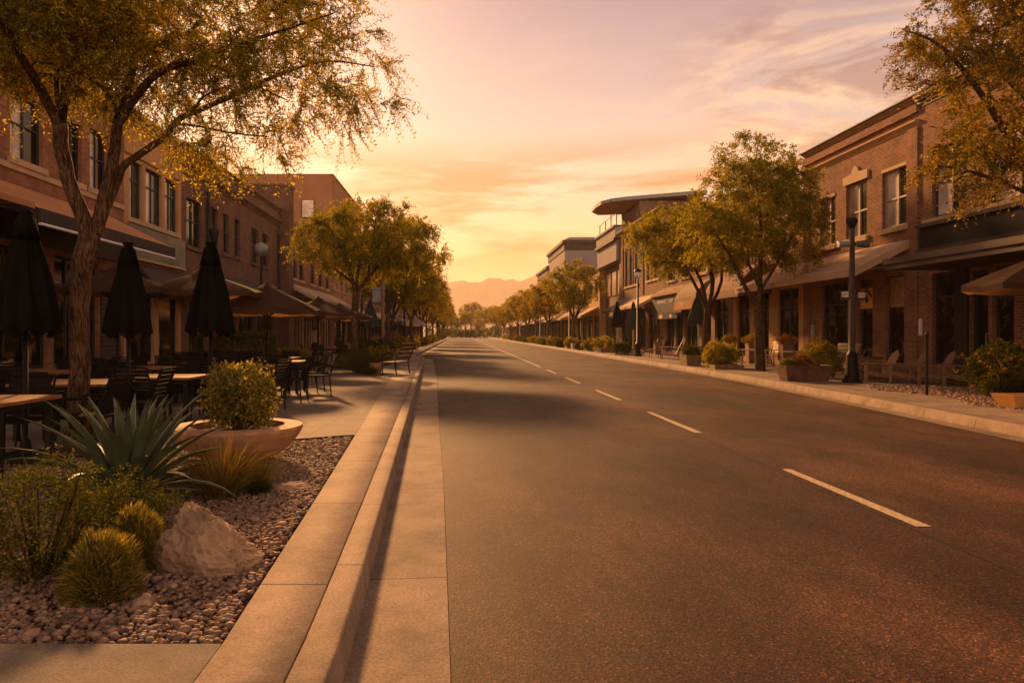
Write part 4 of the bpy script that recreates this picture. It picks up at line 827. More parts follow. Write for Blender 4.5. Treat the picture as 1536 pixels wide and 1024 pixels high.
for i, (Yt, Xt, v, sc) in enumerate([(262, 2.0, 1, 1.25), (275, 9.0, 2, 1.45), (258, 14.5, 0, 1.2), (270, -5, 2, 1.2), (300, 4.5, 1, 1.9), (292, 14, 2, 1.6), (285, -13, 0, 1.5), (290, 22, 1, 1.4), (264, 6.4, 0, .9), (262, -1.6, 2, .9)]):
    dup(vt[v], (Xt, Yt, -.02), rv.uniform(0, 6), sc=sc, label=['small hazy tree closing the street, left of its middle', 'rounded hazy tree right of the street end', 'hazy tree beyond the last right-hand block', 'hazy tree beyond the last left-hand block', 'tallest hazy tree crown at the street end under the mountains', 'tall hazy tree behind the right end of the street', 'hazy tree far behind the left shops', 'hazy tree far behind the right shops', 'low hazy tree in the middle of the street end', 'low hazy tree at the left of the street end'][i], group='hazy trees closing the street')
# ---- shrubs
def shrub(name, label, cat, loc, rx, rz, n, ls, leaf, seed, L_=.18, up=.5, group=None, asp=.4, nl=7, stems=14, parent=None, low=.0, ry=None, part='foliage'):
    r = np.random.default_rng(seed); ry = ry or rx
    root = parent or empty(name, loc, label=label, cat=cat, group=group)
    u = rand_unit(r, n) * (r.uniform(.25, 1, n) ** (1 / 2.2))[:, None]; lump = 1 + .16 * np.sin(u[:, 0] * 6 + seed) + .13 * np.sin(u[:, 1] * 7 + u[:, 2] * 5 + seed)
    c = np.array([0, 0, rz * .52 + low]); B = c + u * np.array([rx, ry, rz * .5]) * lump[:, None]
    D = nrm(u * .8 + rand_unit(r, n) * .6 + np.array([0, 0, up])); LL = L_ * r.uniform(.5, 1.3, n)
    V, F = sprigs(r, B - D * LL[:, None] * .5, D, LL, nl, ls, asp)
    V[:, 2] = np.maximum(V[:, 2], .003 + low)
    fo = link(part, np_mesh(part, V, F), leaf, root)
    if stems:
        tb = MB()
        for k in range(stems):
            e = B[r.integers(n)]; tb.tube([(e[0] * .12, e[1] * .12, low - .01), (e[0] * .5, e[1] * .5, e[2] * .45 + low * .5), tuple(e)], [.012, .008, .003], 4, cap=False)
        tb.build('stems', M['bark'], root)
    if parent and parent.type == 'EMPTY' and loc is not None: fo.location = loc
    return root
def shrub_at(name, label, x, y, *a, **k): return shrub(name, label, 'shrub', (x, y, k.pop('z', .147)), *a, **k)
# near bed
shrub_at('desert_shrub', 'dark loose-branched shrub at the left edge of the pebble bed', -2.38, 4.15, .42, .66, 950, .026, M['leafD'], 1, L_=.17, z=.11, nl=10, stems=30)
shrub_at('desert_shrub', 'dark shrub between the spiky agave and the yellow-tipped mounds', -2.15, 4.75, .33, .46, 560, .026, M['leafD'], 2, L_=.17, z=.11, nl=10, stems=22)
def mound(name, label, x, y, rx, rz, n, leaf, seed, z=.11, ln=.12, wd=.005, cat='shrub', up=.35, base=0.0):
    """dense mound of narrow upright blades"""
    r = np.random.default_rng(seed); root = empty(name, (x, y, z), label=label, cat=cat)
    u = rand_unit(r, n); u[:, 2] = np.abs(u[:, 2]); rad_ = r.uniform(.3, 1, n) ** .5; lump = 1 + .07 * np.sin(u[:, 0] * 9 + seed) + .07 * np.sin(u[:, 1] * 10 + seed * 2) + .07 * np.sin(u[:, 2] * 13 + u[:, 0] * 11)
    B = u * np.array([rx, rx, rz]) * (rad_ * lump)[:, None] * .86; D = nrm(u + rand_unit(r, n) * .45 + np.array([0, 0, up])); ll = ln * r.uniform(.5, 1.3, n)
    V, F = leaf_quads(B, D, rand_unit(r, n), ll, np.full(n, wd) * r.uniform(.7, 1.4, n)); V[:, 2] = np.maximum(V[:, 2], .0)
    link('foliage', np_mesh('foliage', V, F), leaf, root)
    tb = MB()
    for k in range(26):
        e = B[r.integers(n)]; tb.tube([(e[0] * .1, e[1] * .1, 0), (e[0] * .55, e[1] * .55, e[2] * .5), tuple(e)], [.008, .005, .002], 4, cap=False)
    tb.build('stems', M['bark'], root)
    return root
mound('mounded_shrub', 'round yellow-tipped mound right beside the pale boulder', -1.90, 4.30, .175, .40, 16000, M['leafY'], 3, ln=.055, wd=.0045, up=.12)
mound('mounded_shrub', 'round yellow-green mound nearest the concrete path, in front of its twin', -1.88, 3.85, .21, .365, 19000, M['leafY'], 4, ln=.055, wd=.0045, up=.12)
def clump(name, label, x, y, rx, h, n, leaf, seed, z=.11, wd=.006, cat='ornamental grass'):
    r = np.random.default_rng(seed); root = empty(name, (x, y, z), label=label, cat=cat); V = []; F = []
    a = r.uniform(0, 6.283, n); lean = r.uniform(.05, 1.0, n) ** .8; hh = h * r.uniform(.5, 1.1, n)
    b = np.stack([np.cos(a), np.sin(a), 0 * a], 1); B = b * (r.uniform(0, .3, n) * rx)[:, None]; S = np.stack([-np.sin(a), np.cos(a), 0 * a], 1) + r.normal(size=(n, 3)) * .5; S = nrm(S)
    rows = []
    for k, t in enumerate((0, .35, .7, 1)):
        c = B + b * (lean * rx * t ** 1.6)[:, None] + np.stack([0 * a, 0 * a, hh * (t - .32 * lean * t ** 2.2)], 1); w_ = wd * (1 - t * .9) * r.uniform(.8, 1.2, n)
        rows += [c - S * w_[:, None] * .5, c + S * w_[:, None] * .5]
    V = np.stack(rows, 1).reshape(-1, 3); base = (np.arange(n) * 8)[:, None]
    F = np.concatenate([base + np.array([[2 * k, 2 * k + 1, 2 * k + 3, 2 * k + 2]]) for k in range(3)])
    link('blades', np_mesh('blades', V, F), leaf, root); return root
clump('grass_clump', 'straw-gold grass clump between the agave and the bowl planter', -2.0, 6.15, .44, .56, 900, M['straw'], 5, wd=.011)
clump('grass_clump', 'smaller green-gold grass tuft in front of the bowl planter', -1.78, 6.55, .26, .34, 500, M['leafY'], 6)
clump('grass_clump', 'low dry grass tuft behind the spiky agave', -3.05, 7.0, .30, .34, 450, M['straw'], 16)
mound('low_cushion_plant', 'tiny green cushion plant beside the flat rock in the pebbles', -1.74, 6.35, .085, .13, 1500, M['leafD'], 7, ln=.06)
# agave
def agave(x, y, z, n, Lr, seed, label):
    r = random.Random(seed); b = MB()
    for k in range(n):
        t = k / n; a = k * 2.39996; el = R(82) * (1 - t) ** .95 + R(3) + r.uniform(-.06, .06); ln = Lr * (r.uniform(.92, 1.08) if t > .25 else .82 + t * .6); w0 = .044 * r.uniform(.85, 1.15)
        ca, sa = math.cos(a), math.sin(a); prev = None; K = 7; p = Vector((ca * .05, sa * .05, .05 + .03 * (1 - t)))
        for j in range(K + 1):
            s_ = j / K; w_ = w0 * (.75 + .5 * math.sin(min(1, s_ * 2) * math.pi / 2)) * (1 - s_ ** 2.3) + .001
            e2 = el - s_ * s_ * R(18 + 34 * t); d = Vector((ca * math.cos(e2), sa * math.cos(e2), math.sin(e2)))
            if j: p = p + d * (ln / K)
            if p.z < .02: p.z = .02
            side = Vector((-sa, ca, 0)); up = side.cross(d) * -1
            if up.z < 0: up = -up
            m_ = w_ * .86
            ring = [p - side * w_ + up * w_ * .42, p - side * m_ + up * w_ * .34, p, p + side * m_ + up * w_ * .34, p + side * w_ + up * w_ * .42, p - up * w_ * .22]
            if prev:
                for q, mi in ((0, 1), (1, 0), (2, 0), (3, 1)):
                    b.mi = mi; b.face([prev[q], prev[q + 1], ring[q + 1], ring[q]])
                b.mi = 0; b.face([prev[0], ring[0], ring[5], prev[5]]); b.face([prev[4], ring[4], ring[5], prev[5]])
            prev = ring
    o_ = b.build('agave', [M['agave'], M['agedge']], smooth=False); o_.location = (x, y, z); tag(o_, label, 'agave'); return o_
agave(-2.72, 6.0, .11, 60, .98, 2, 'large spiky grey-green agave rosette in the pebble bed at the tree foot')
# rocks
def rock(name, label, x, y, z, sx, sy, sz, seed, cuts=10, sub=4, rz=0, peak=0.0):
    import bmesh
    from mathutils import noise
    r = np.random.default_rng(seed); bm = bmesh.new(); bmesh.ops.create_icosphere(bm, subdivisions=sub, radius=1)
    V = np.array([v.co[:] for v in bm.verts])
    for k in range(cuts):
        n_ = rand_unit(r, 1)[0]; n_[2] = abs(n_[2]) * .7; n_ /= np.linalg.norm(n_); d = r.uniform(.66, .95); h = V @ n_ - d; V = V - np.where(h > 0, h, 0)[:, None] * n_ * .85
    for i in range(len(V)):
        p = Vector(V[i]); u = p.normalized(); q = p * 1.7 + Vector((seed, 3.1, 7.7)); a_ = 0
        for f_, am in ((1, .17), (2.1, .06), (4.3, .045), (9, .030), (19, .017), (40, .009)):
            nz = noise.noise(q * f_); a_ += am * (1 - 3.2 * abs(nz) if f_ > 1 else nz * 1.5)
        V[i] = np.array(p + u * a_)
    V[:, 2] *= 1 + peak * np.clip(-V[:, 0] - .05, -.9, .38)
    for v, c in zip(bm.verts, V): v.co = (c[0] * sx, c[1] * sy, max(c[2], -.45) * sz)
    me = bpy.data.meshes.new(name); bm.to_mesh(me); bm.free()
    if sub > 4: me.polygons.foreach_set('use_smooth', [True] * len(me.polygons))
    o_ = link(name, me, M['rock']); o_.location = (x, y, z + sz * .25); o_.rotation_euler = (0, 0, rz); return tag(o_, label, 'rock')
rock('boulder', 'large pale angular boulder in the pebble bed beside the concrete band', -1.50, 4.38, .10, .34, .28, .27, 27, cuts=30, sub=6, peak=.75)
rock('flat_rock', 'flat grey rock lying in the pebbles near the bowl planter', -1.52, 6.55, .11, .20, .13, .05, 3)
rock('small_rock', 'fist-sized pale rock at the front of the pebble bed', -1.60, 3.72, .12, .065, .05, .045, 5, sub=3)
rock('small_rock', 'low tan rock at the back of the pebble bed by the patio edge', -1.75, 8.4, .11, .12, .09, .045, 6, sub=3)
# pebbles
def pebbles(name, label, pts, size, seed, sub, m):
    import bmesh
    r = np.random.default_rng(seed); bm = bmesh.new(); bmesh.ops.create_icosphere(bm, subdivisions=sub, radius=1)
    bv = np.array([v.co[:] for v in bm.verts]); bf = np.array([[v.index for v in f.verts] for f in bm.faces]); bm.free()
    n = len(pts); s = size * r.lognormal(0, .28, (n, 1)) * np.stack([r.uniform(.75, 1.25, n), r.uniform(.6, .95, n), r.uniform(.40, .62, n)], 1)
    a = r.uniform(0, 6.283, n); tl = r.normal(0, .35, n)
    V = bv[None] * s[:, None]; V = V * (1 + .22 * np.sin(bv[None] * 3 + r.uniform(0, 6, (n, 1, 3))))
    ct, st = np.cos(tl)[:, None], np.sin(tl)[:, None]; y_, z_ = V[..., 1] * ct - V[..., 2] * st, V[..., 1] * st + V[..., 2] * ct
    ca, sa = np.cos(a)[:, None], np.sin(a)[:, None]; x_ = V[..., 0] * ca - y_ * sa; y2 = V[..., 0] * sa + y_ * ca
    V = np.stack([x_ + pts[:, 0:1], y2 + pts[:, 1:2], z_ + pts[:, 2:3]], 2).reshape(-1, 3)
    F = (bf[None] + (np.arange(n) * len(bv))[:, None, None]).reshape(-1, 3)
    o_ = link(name, np_mesh(name, V, F, True), m); return tag(o_, label, 'gravel', kind='stuff')
def scatter(r, x0, x1, y0, y1, dens, ok):
    n = int((x1 - x0) * (y1 - y0) * dens); p = np.stack([r.uniform(x0, x1, n), r.uniform(y0, y1, n)], 1); return p[[ok(a, b) for a, b in p]]
r = np.random.default_rng(5)
inb = lambda x, y: x < interp(BAND, y) - .03 and y > 3.235 and y < (gback(x) if x > -5.2 else 7.6) - .03
p = scatter(r, -4.2, -1.0, 3.2, 5.6, 2300, inb); pz = np.column_stack([p, r.uniform(.102, .135, len(p))])
pebbles('gravel', 'rounded tan and brown river pebbles covering the near planting bed', pz, .0195, 1, 1, M['peb'])
p = scatter(r, -7.5, -1.0, 5.6, 10.2, 1500, inb); pz = np.column_stack([p, r.uniform(.102, .13, len(p))])
pebbles('gravel', 'tan river pebbles round the agave, grasses and bowl planter', pz, .021, 2, 1, M['peb'])
inr = lambda x, y: x > interp(KR, y) + 1.55 + .3 * math.sin(y * 1.7) and x < 13.0 + .2 * math.sin(y * 2.3)
p = scatter(r, 9.5, 13.1, 12, 20.2, 300, lambda x, y: inr(x, y) and y < 19.3 - (x - 10) * .35)
pebbles('gravel', 'cobble strip around the thin post on the right sidewalk', np.column_stack([p, np.full(len(p), .148)]), .038, 3, 1, M['peb'])
# ------------------------------------------------------------------ planters
def bowl(name, label, x, y, z, R_, h, m, n=40, rim=.17):
    root = empty(name, (x, y, z), label=label, cat='planter')
    b = MB(); r0 = R_ * .45
    b.lathe([(0, .0), (r0, 0), (R_ * .62, h * .16), (R_ * .82, h * .42), (R_ * .95, h * .74), (R_, h * .92), (R_ * 1.0, h), (R_ - rim, h * 1.01), (R_ - rim - .01, h * .80), (0, h * .80)], n, fold=(lambda t, z: 1 + (.010 * math.copysign(abs(math.sin(16 * t)) ** .5, math.sin(16 * t)) if .02 < z < h * .93 else 0)) if n > 60 else None)
    b.build('bowl', m, root, smooth=False)
    s_ = MB(); s_.lathe([(R_ - rim - .012, h * .83), (R_ * .4, h * .88), (0, h * .9)], n); s_.build('soil', M['soil'], root, smooth=True)
    return root
bowl('bowl_planter', 'wide terracotta bowl planter with broad flat rim beside the concrete band', -2.39, 7.9, .147, .68, .37, M['pot'], 128, .19)
shrub_at('potted_shrub', 'square green shrub growing in the wide terracotta bowl', -2.37, 7.9, .36, .70, 1300, .042, M['leafY'], 11, L_=.16, z=.47, nl=6, asp=.6, up=.3, stems=40)
bowl('terracotta_pot', 'small round terracotta pot beside the bench on the left sidewalk', -2.78, 24.4, .147, .24, .36, M['pot'], 24, .03)
shrub_at('shrub', 'low dark spreading shrub at the foot of the forked tree', -3.55, 25.0, .62, .82, 1500, .045, M['leafD'], 12, L_=.2, ry=.6)
shrub_at('shrub', 'small dark plant in front of the spreading shrub by the pot', -3.0, 24.2, .3, .25, 300, .045, M['leafD'], 13, L_=.16)
def boxplanter(name, label, x0, x1, y0, y1, h, m, t=.05, flare=.0, cat='planter', z=.147):
    cx, cy = (x0 + x1) / 2, (y0 + y1) / 2; root = empty(name, (cx, cy, z), label=label, cat=cat); hx, hy = (x1 - x0) / 2, (y1 - y0) / 2; b = MB()
    for sx, sy in ((1, 0), (-1, 0), (0, 1), (0, -1)):
        if sx: P4 = [(sx * (hx - flare), -hy + flare), (sx * hx, -hy), (sx * (hx - flare), hy - flare), (sx * hx, hy)]
        if sx:
            xo, xi_ = sx * hx, sx * (hx - t); lo, li = sx * (hx - flare), sx * (hx - flare - t)
            b.hexa([(lo, -hy + flare, 0), (li, -hy + flare, 0), (li, hy - flare, 0), (lo, hy - flare, 0), (xo, -hy, h), (xi_, -hy, h), (xi_, hy, h), (xo, hy, h)])
        else:
            yo, yi = sy * hy, sy * (hy - t); lo, li = sy * (hy - flare), sy * (hy - flare - t); q = hx - t - .002
            b.hexa([(-q + flare, lo, 0), (-q + flare, li, 0), (q - flare, li, 0), (q - flare, lo, 0), (-q, yo, h), (-q, yi, h), (q, yi, h), (q, yo, h)])
    b.build('box', m, root); s_ = MB(); s_.box(-hx + t + flare, hx - t - flare, -hy + t + flare, hy - t - flare, .02, h * .82); s_.build('soil', M['soil'], root); return root
boxplanter('trough_planter', 'rust-brown flared trough planter at the right kerb', 9.15, 10.5, 20.6, 21.3, .45, M['trough'], .06, .10)
shrub_at('potted_plant', 'low purple-brown and green plants in the rust trough', 9.75, 20.95, .30, .42, 420, .05, M['leafR'], 20, L_=.14, z=.50, stems=6)
shrub_at('potted_plant', 'light green herbs at the left end of the rust trough', 9.36, 20.95, .2, .28, 260, .045, M['leafY'], 19, L_=.12, z=.50, stems=6)
shrub_at('round_shrub', 'round green shrub behind the rust trough beside the lamp post', 11.05, 22.5, .62, 1.12, 2300, .048, M['leafB'], 21, L_=.2, nl=7, asp=.5)
shrub_at('round_shrub', 'wide green-gold shrub left of the tall tree on the right sidewalk', 10.25, 29.0, .68, .98, 1800, .06, M['leafB'], 22, L_=.22, asp=.5)
boxplanter('wood_planter', 'weathered wooden box planter beside the green-gold shrub', 9.45, 10.1, 30.6, 31.6, .45, M['wood2'], .05, .04)
shrub_at('potted_plant', 'leafy plants spilling from the weathered wooden box planter', 9.78, 31.1, .36, .5, 500, .06, M['leafD'], 23, L_=.2, z=.5, stems=5)
boxplanter('low_planter', 'low wooden planter edge in front of the green-gold shrub', 9.6, 10.7, 27.6, 28.2, .16, M['wood2'], .06)
shrub_at('flowering_shrub', 'dense shrub with rusty flower heads at the right edge of the photo', 11.85, 15.6, .85, 1.15, 2700, .055, M['leafD'], 24, L_=.2, asp=.55)
shrub_at('flowering_shrub', 'loose spray of rusty flower heads over the right-edge shrub', 11.55, 15.5, .80, 1.12, 90, .06, M['leafR'], 25, L_=.12, z=.20, asp=.8, nl=5, stems=10)
boxplanter('ochre_planter', 'low ochre planter on the kerb side at the right edge', 9.9, 11.4, 13.1, 13.7, .24, M['gold'], .05, .10)
# low far planting, right side
k = 0
RP = [(46.5, 10.3, .55, .8, 'leafD', 'dark bush behind the second lamp post'), (53, 10.4, .75, 1.15, 'leafB', 'pale green bush beside the green closed parasol'), (57, 10.2, .7, .95, 'leafY', 'yellow-green bush past the second lamp post'), (66, 10.0, .7, .95, 'leafB', 'bush above the long grey box planter'), (72, 9.9, .6, .8, 'leafD', 'dark bush before the small brown planters'), (80, 10.2, .8, 1.0, 'leafY', 'far yellow bush on the right sidewalk'), (90, 10.0, .7, .9, 'leafB', 'far green bush under the fourth right tree'), (101, 10.2, .8, 1.0, 'leafF', 'far gold bush beneath the right tree row'), (113, 10.0, .8, 1.0, 'leafD', 'far dark bush beneath the right tree row'), (128, 10.0, .9, 1.0, 'leafY', 'very far yellow bush beside the right kerb')]
for Yp, Xp, rx, rz, lf, lb in RP:
    shrub_at('bush', lb, Xp, Yp, rx, rz, 420, .11, M[lf], 50 + k, L_=.25, asp=.6, nl=6, stems=5); k += 1
RP2 = [(60, 9.9, .5, .7, 'leafD', 'small dark bush between the second and third right trees'), (76, 10.6, .6, .8, 'leafR', 'rusty flowering bush near the small dark planters'), (84, 9.9, .6, .7, 'leafD', 'low dark bush before the slim far lamp'), (95, 10.4, .8, .9, 'leafD', 'dark bush at the foot of the slim far lamp'), (108, 9.9, .8, .9, 'leafD', 'dark low bush before the far dark one on the right'), (120, 10.0, .9, 1.0, 'leafD', 'dark bush near the far right trees'), (140, 10.0, 1.0, 1.1, 'leafD', 'dark bush close to the right kerb end'), (160, 10.0, 1.2, 1.2, 'leafB', 'last green bush at the right kerb end')]
for Yp, Xp, rx, rz, lf, lb in RP2:
    shrub_at('bush', lb, Xp, Yp, rx, rz, 380, .11, M[lf], 200 + k, L_=.25, asp=.6, nl=6, stems=5); k += 1
LPp = [(40, -5.0, .7, 1.0, 'leafD', 'dark bush left of the brown sign post'), (57, -5.2, .9, 1.2, 'leafD', 'dark bush behind the golden corner bush'), (68, -4.4, .8, 1.0, 'leafD', 'dark bush past the pale parasol'), (80, -4.9, .8, 1.1, 'leafG', 'orange-gold bush by the far left lamp'), (95, -4.1, .9, 1.0, 'leafD', 'dark bush under the seventh left tree'), (113, -4.3, 1.0, 1.1, 'leafD', 'dark bush before the far orange one on the left'), (140, -4.2, 1.1, 1.1, 'leafD', 'dark bush close to the left kerb end'), (165, -4.2, 1.3, 1.3, 'leafD', 'last dark bush at the left kerb end'), (31.5, -3.4, .5, .8, 'leafY', 'yellow-green bush behind the bench on the left sidewalk'), (35, -3.7, .6, 1.1, 'leafD', 'dark bush at the foot of the left lamp post'), (45, -5.2, .7, 1.1, 'leafB', 'green bush behind the terracotta trough'), (52, -4.4, .8, 1.3, 'leafF', 'golden bush past the cross street corner'), (63, -4.2, .7, 1.0, 'leafY', 'bush beside the pale parasol'), (74, -4.0, .7, 1.0, 'leafD', 'dark bush among the far left pots'), (86, -4.1, .8, 1.0, 'leafF', 'rusty gold bush far down the left sidewalk'), (104, -4.0, .8, 1.1, 'leafB', 'far green bush under the left trees'), (122, -4.0, .8, 1.1, 'leafG', 'far orange bush near the left kerb end')]
for Yp, Xp, rx, rz, lf, lb in LPp:
    shrub_at('bush', lb, Xp, Yp, rx, rz, 420, .10, M[lf], 80 + k, L_=.25, asp=.6, nl=6, stems=5); k += 1
boxplanter('stone_planter', 'long grey box planter under a green bush on the right sidewalk', 9.75, 11.2, 63.5, 64.6, .5, M['stuccoG'], .08)
boxplanter('square_planter', 'square brown planter left of the long grey box', 9.75, 10.5, 66.8, 67.6, .6, M['trough'], .06)
boxplanter('square_planter', 'farther small dark planter of the right-hand pair', 9.8, 10.4, 72.8, 73.6, .6, M['trough'], .06)
boxplanter('timber_planter', 'low timber planter edge beside the second lamp post', 10.0, 11.6, 46.2, 47.4, .3, M['woodp'], .08)
boxplanter('timber_planter', 'low timber planter past the second lamp post by the pale bush', 10.0, 11.3, 52.2, 53.6, .3, M['wood2'], .08)
boxplanter('terracotta_trough', 'terracotta trough on the left sidewalk behind the bench', -4.6, -3.3, 43.6, 44.6, .42, M['pot'], .06, .06)
for i, (Xp, Yp, rx, rz, lf) in enumerate([(-9, 250, 3.6, 5.0, 'leafD'), (-5.2, 246, 2.8, 3.6, 'leafD'), (-1.8, 252, 2.8, 3.2, 'leafD'), (1.8, 254, 2.8, 3.0, 'leafD'), (5.0, 250, 2.8, 3.2, 'leafD'), (8.2, 254, 2.6, 3.6, 'leafF'), (11.4, 247, 2.8, 3.8, 'leafD'), (15, 252, 3.6, 5.0, 'leafD')]):
    shrub('far_bush', ['dark hazy bush at the far left of the street end', 'dark round bush left of the street end', 'golden bush left of the street end middle', 'low dark bush right at the vanishing point', 'dark bush just right of the vanishing point', 'golden bush right of the street end middle', 'dark round bush right of the street end', 'dark hazy bush at the far right of the street end'][i], 'bush', (Xp, Yp, -.02), rx, rz, 500, .3, M[lf], 140 + i, L_=.6, asp=.6, nl=6, stems=4, group='bushes closing the street')
# hedge
def hedge(label, x0, x1, y0, y1, h, leaf, seed, n=2600):
    r = np.random.default_rng(seed); root = empty('hedge', ((x0 + x1) / 2, (y0 + y1) / 2, .147), label=label, cat='hedge'); hx, hy = (x1 - x0) / 2, (y1 - y0) / 2
    B = np.stack([r.uniform(-hx, hx, n), r.uniform(-hy, hy, n), r.uniform(.05, h, n)], 1); ax = r.integers(0, 5, n)
    B[ax == 0, 0] = -hx; B[ax == 1, 0] = hx; B[ax == 2, 1] = -hy; B[ax >= 3, 2] = h; B += r.normal(size=B.shape) * .03
    V, F = sprigs(r, B, nrm(rand_unit(r, n) + [0, 0, .5]), np.full(n, .16), 7, .05, .55); link('foliage', np_mesh('foliage', V, F), leaf, root)
    tb = MB(); tb.box(-hx + .08, hx - .08, -hy + .08, hy - .08, 0, h - .1); tb.build('branch_core', M['bark'], root)
hedge('clipped dark box hedge behind the patio tables', -7.4, -5.75, 22.0, 22.7, 1.28, M['leafD'], 60)
hedge('low green hedge beside the standing person', -7.0, -6.0, 28.5, 29.1, .62, M['leafB'], 61, 1400)
# ------------------------------------------------------------------ patio furniture
def table(label, x, y, w_=1.05, d_=1.0, h=.72, group='wooden cafe tables on the patio'):
    root = empty('cafe_table', (x, y, .147), label=label, cat='table', group=group)
    b = MB(); n = 7
    for k in range(n):
        a = -w_ / 2 + w_ * k / n; b.box(a + .003, a + w_ / n - .003, -d_ / 2, d_ / 2, h - .032, h)
    b.build('tabletop', M['wood'], root)
    b = MB(); b.box(-w_ / 2 + .05, w_ / 2 - .05, -d_ / 2 + .05, d_ / 2 - .05, h - .085, h - .034); b.build('apron', M['dark'], root)
    for sx in (-1, 1):
        for sy in (-1, 1): b = MB(); b.box(sx * (w_ / 2 - .09) - .03, sx * (w_ / 2 - .09) + .03, sy * (d_ / 2 - .09) - .03, sy * (d_ / 2 - .09) + .03, 0, h - .085); b.build('leg', M['dark'], root)
    return root
def make_chair():
    """back towards -y, faces +y"""
    root = empty('patio_chair', (0, 0, 0), label='x', cat='chair', group='black rattan patio chairs')
    b = MB(); b.box(-.24, .24, -.22, .25, .425, .455)
    b.build('seat', M['rattan'], root)
    b = MB(); K = 7
    for k in range(K):
        za = .47 + .40 * k / K; zb = .47 + .40 * (k + 1) / K - .008; ya = -.24 - .13 * (k / K) ** 1.3; b.cbox((0, ya, (za + zb) / 2), .215, .009, (zb - za) / 2, 0, R(12))
    b.tube([(-.235, -.23, .44), (-.24, -.30, .68), (-.235, -.385, .895)], .015, 6); b.tube([(.235, -.23, .44), (.24, -.30, .68), (.235, -.385, .895)], .015, 6); b.tube([(-.235, -.385, .89), (.235, -.385, .89)], .015, 6)
    b.build('backrest', M['rattan'], root)
    for s_ in (-1, 1):
        b = MB(); b.tube([(s_ * .25, -.29, .65), (s_ * .265, -.05, .655), (s_ * .26, .2, .65), (s_ * .25, .235, .62), (s_ * .25, .235, .44)], .016, 6); b.build('armrest', M['rattan'], root)
        for yy_ in (.23, -.22):
            b = MB(); b.tube([(s_ * .235, yy_, .44), (s_ * .25, yy_ * 1.15, 0)], [.019, .013], 6); b.build('leg', M['dark'], root)
    return root
chair0 = make_chair(); used = [False]; DIRS = {'front': (0, -1, 0), 'back': (0, 1, math.pi), 'right': (1, 0, math.pi / 2), 'left': (-1, 0, -math.pi / 2)}
def chair(x, y, rz, label, **k):
    if not used[0]: used[0] = True; chair0.location = (x, y, .147); chair0.rotation_euler = (0, 0, rz); tag(chair0, label); return chair0
    return dup(chair0, (x, y, .147), rz, label=label, **k)
TB = [('at the left photo edge', -4.72, 7.1, 1.2, 1.0, ['right+', 'back', 'left']),
      ('behind the large trunk', -5.05, 9.7, 1.25, 1.1, ['front', 'back', 'left', 'right']),
      ('just right of the trunk', -4.45, 11.0, 1.15, 1.0, ['front', 'right', 'back', 'left']),
      ('at the far left wall', -7.0, 12.3, 1.1, 1.0, ['front', 'right', 'back']),
      ('under the second closed parasol', -6.0, 13.9, 1.1, 1.0, ['front', 'right', 'left']),
      ('behind the closed parasols', -6.1, 16.1, 1.1, 1.0, ['front', 'right', 'back', 'left']),
      ('under the rear brown parasol', -6.7, 18.8, 1.1, 1.0, ['front', 'right', 'back']),
      ('behind the potted shrub', -4.35, 14.6, 1.7, 1.0, ['right', 'front-', 'front+', 'back-', 'back+']),
      ('under the large open parasol', -4.55, 17.0, 1.9, 1.0, ['right', 'front-', 'front+', 'back-']),
      ('two rows behind the bowl', -5.2, 19.4, 1.8, .9, ['front-', 'back+', 'right']),
      ('beside the hedge', -7.9, 15.8, 1.1, 1.0, ['front', 'right']),
      ('near the standing person', -5.4, 31.5, 1.8, 1.0, ['front-', 'front+', 'left'])]
rv = random.Random(3)
for lb, x, y, w_, d_, cs in TB:
    table('wooden-topped black cafe table ' + lb, x, y, w_, d_)
    for c_ in cs:
        key = c_.rstrip('+-'); dx_, dy_, rz = DIRS[key]; off = (w_ * .27 if c_[-1] == '+' else -w_ * .27 if c_[-1] == '-' else 0)
        if c_ == 'right+': cx_, cy_ = x + w_ / 2 + .02, y + 1.02
        else: cx_ = x + dx_ * (w_ / 2 + .17) + (off if dx_ == 0 else 0) + rv.uniform(-.04, .04); cy_ = y + dy_ * (d_ / 2 + .17) + rv.uniform(-.04, .04)
        wd_ = {'front': 'on camera side', 'back': 'on far side', 'right': 'at street end', 'left': 'at shop end'}[key]
        if c_[-1] in '+-': wd_ = wd_ + (', street half,' if c_[-1] == '+' else ', shop half,')
        chair(cx_, cy_, rz + rv.uniform(-.16, .16), f'armchair {wd_} of table {lb}')
chair(-3.05, 15.9, R(100), 'empty black rattan armchair standing out in the walkway beside the large open parasol')
chair(-3.45, 13.0, R(75), 'black rattan armchair alone behind the bowl planter, turned to the shops')
# soft cushioned chairs by the wall
def lounge(label, x, y, rz, cm):
    root = empty('lounge_chair', (x, y, .147), rz, label=label, cat='armchair', group='cushioned lounge chairs by the shop wall')
    b = MB(); b.box(-.36, .36, -.34, .36, .14, .34); b.box(-.36, -.28, -.34, .36, .34, .56); b.box(.28, .36, -.34, .36, .34, .56); b.cbox((0, -.36, .54), .36, .04, .32, 0, R(12)); b.build('frame', M['rattan'], root)
    b = MB(); b.lathe([(.0, 0), (.22, 0), (.27, .04), (.27, .1), (.22, .14), (0, .15)], 12, (0, .02, .34)); b.build('seat_cushion', M[cm], root, smooth=True)
    b = MB(); b.lathe([(.0, -.06), (.16, -.05), (.21, 0), (.16, .06), (0, .08)], 10); c_ = b.build('back_cushion', M[cm], root, smooth=True); c_.location = (0, -.2, .66); c_.rotation_euler = (R(68), 0, R(12)); c_.scale = (1, 1, .9)
    for sx in (-.3, .3):
        for sy in (-.28, .3): b = MB(); b.tube([(sx, sy, 0), (sx, sy, .15)], .022, 6); b.build('leg', M['dark'], root)
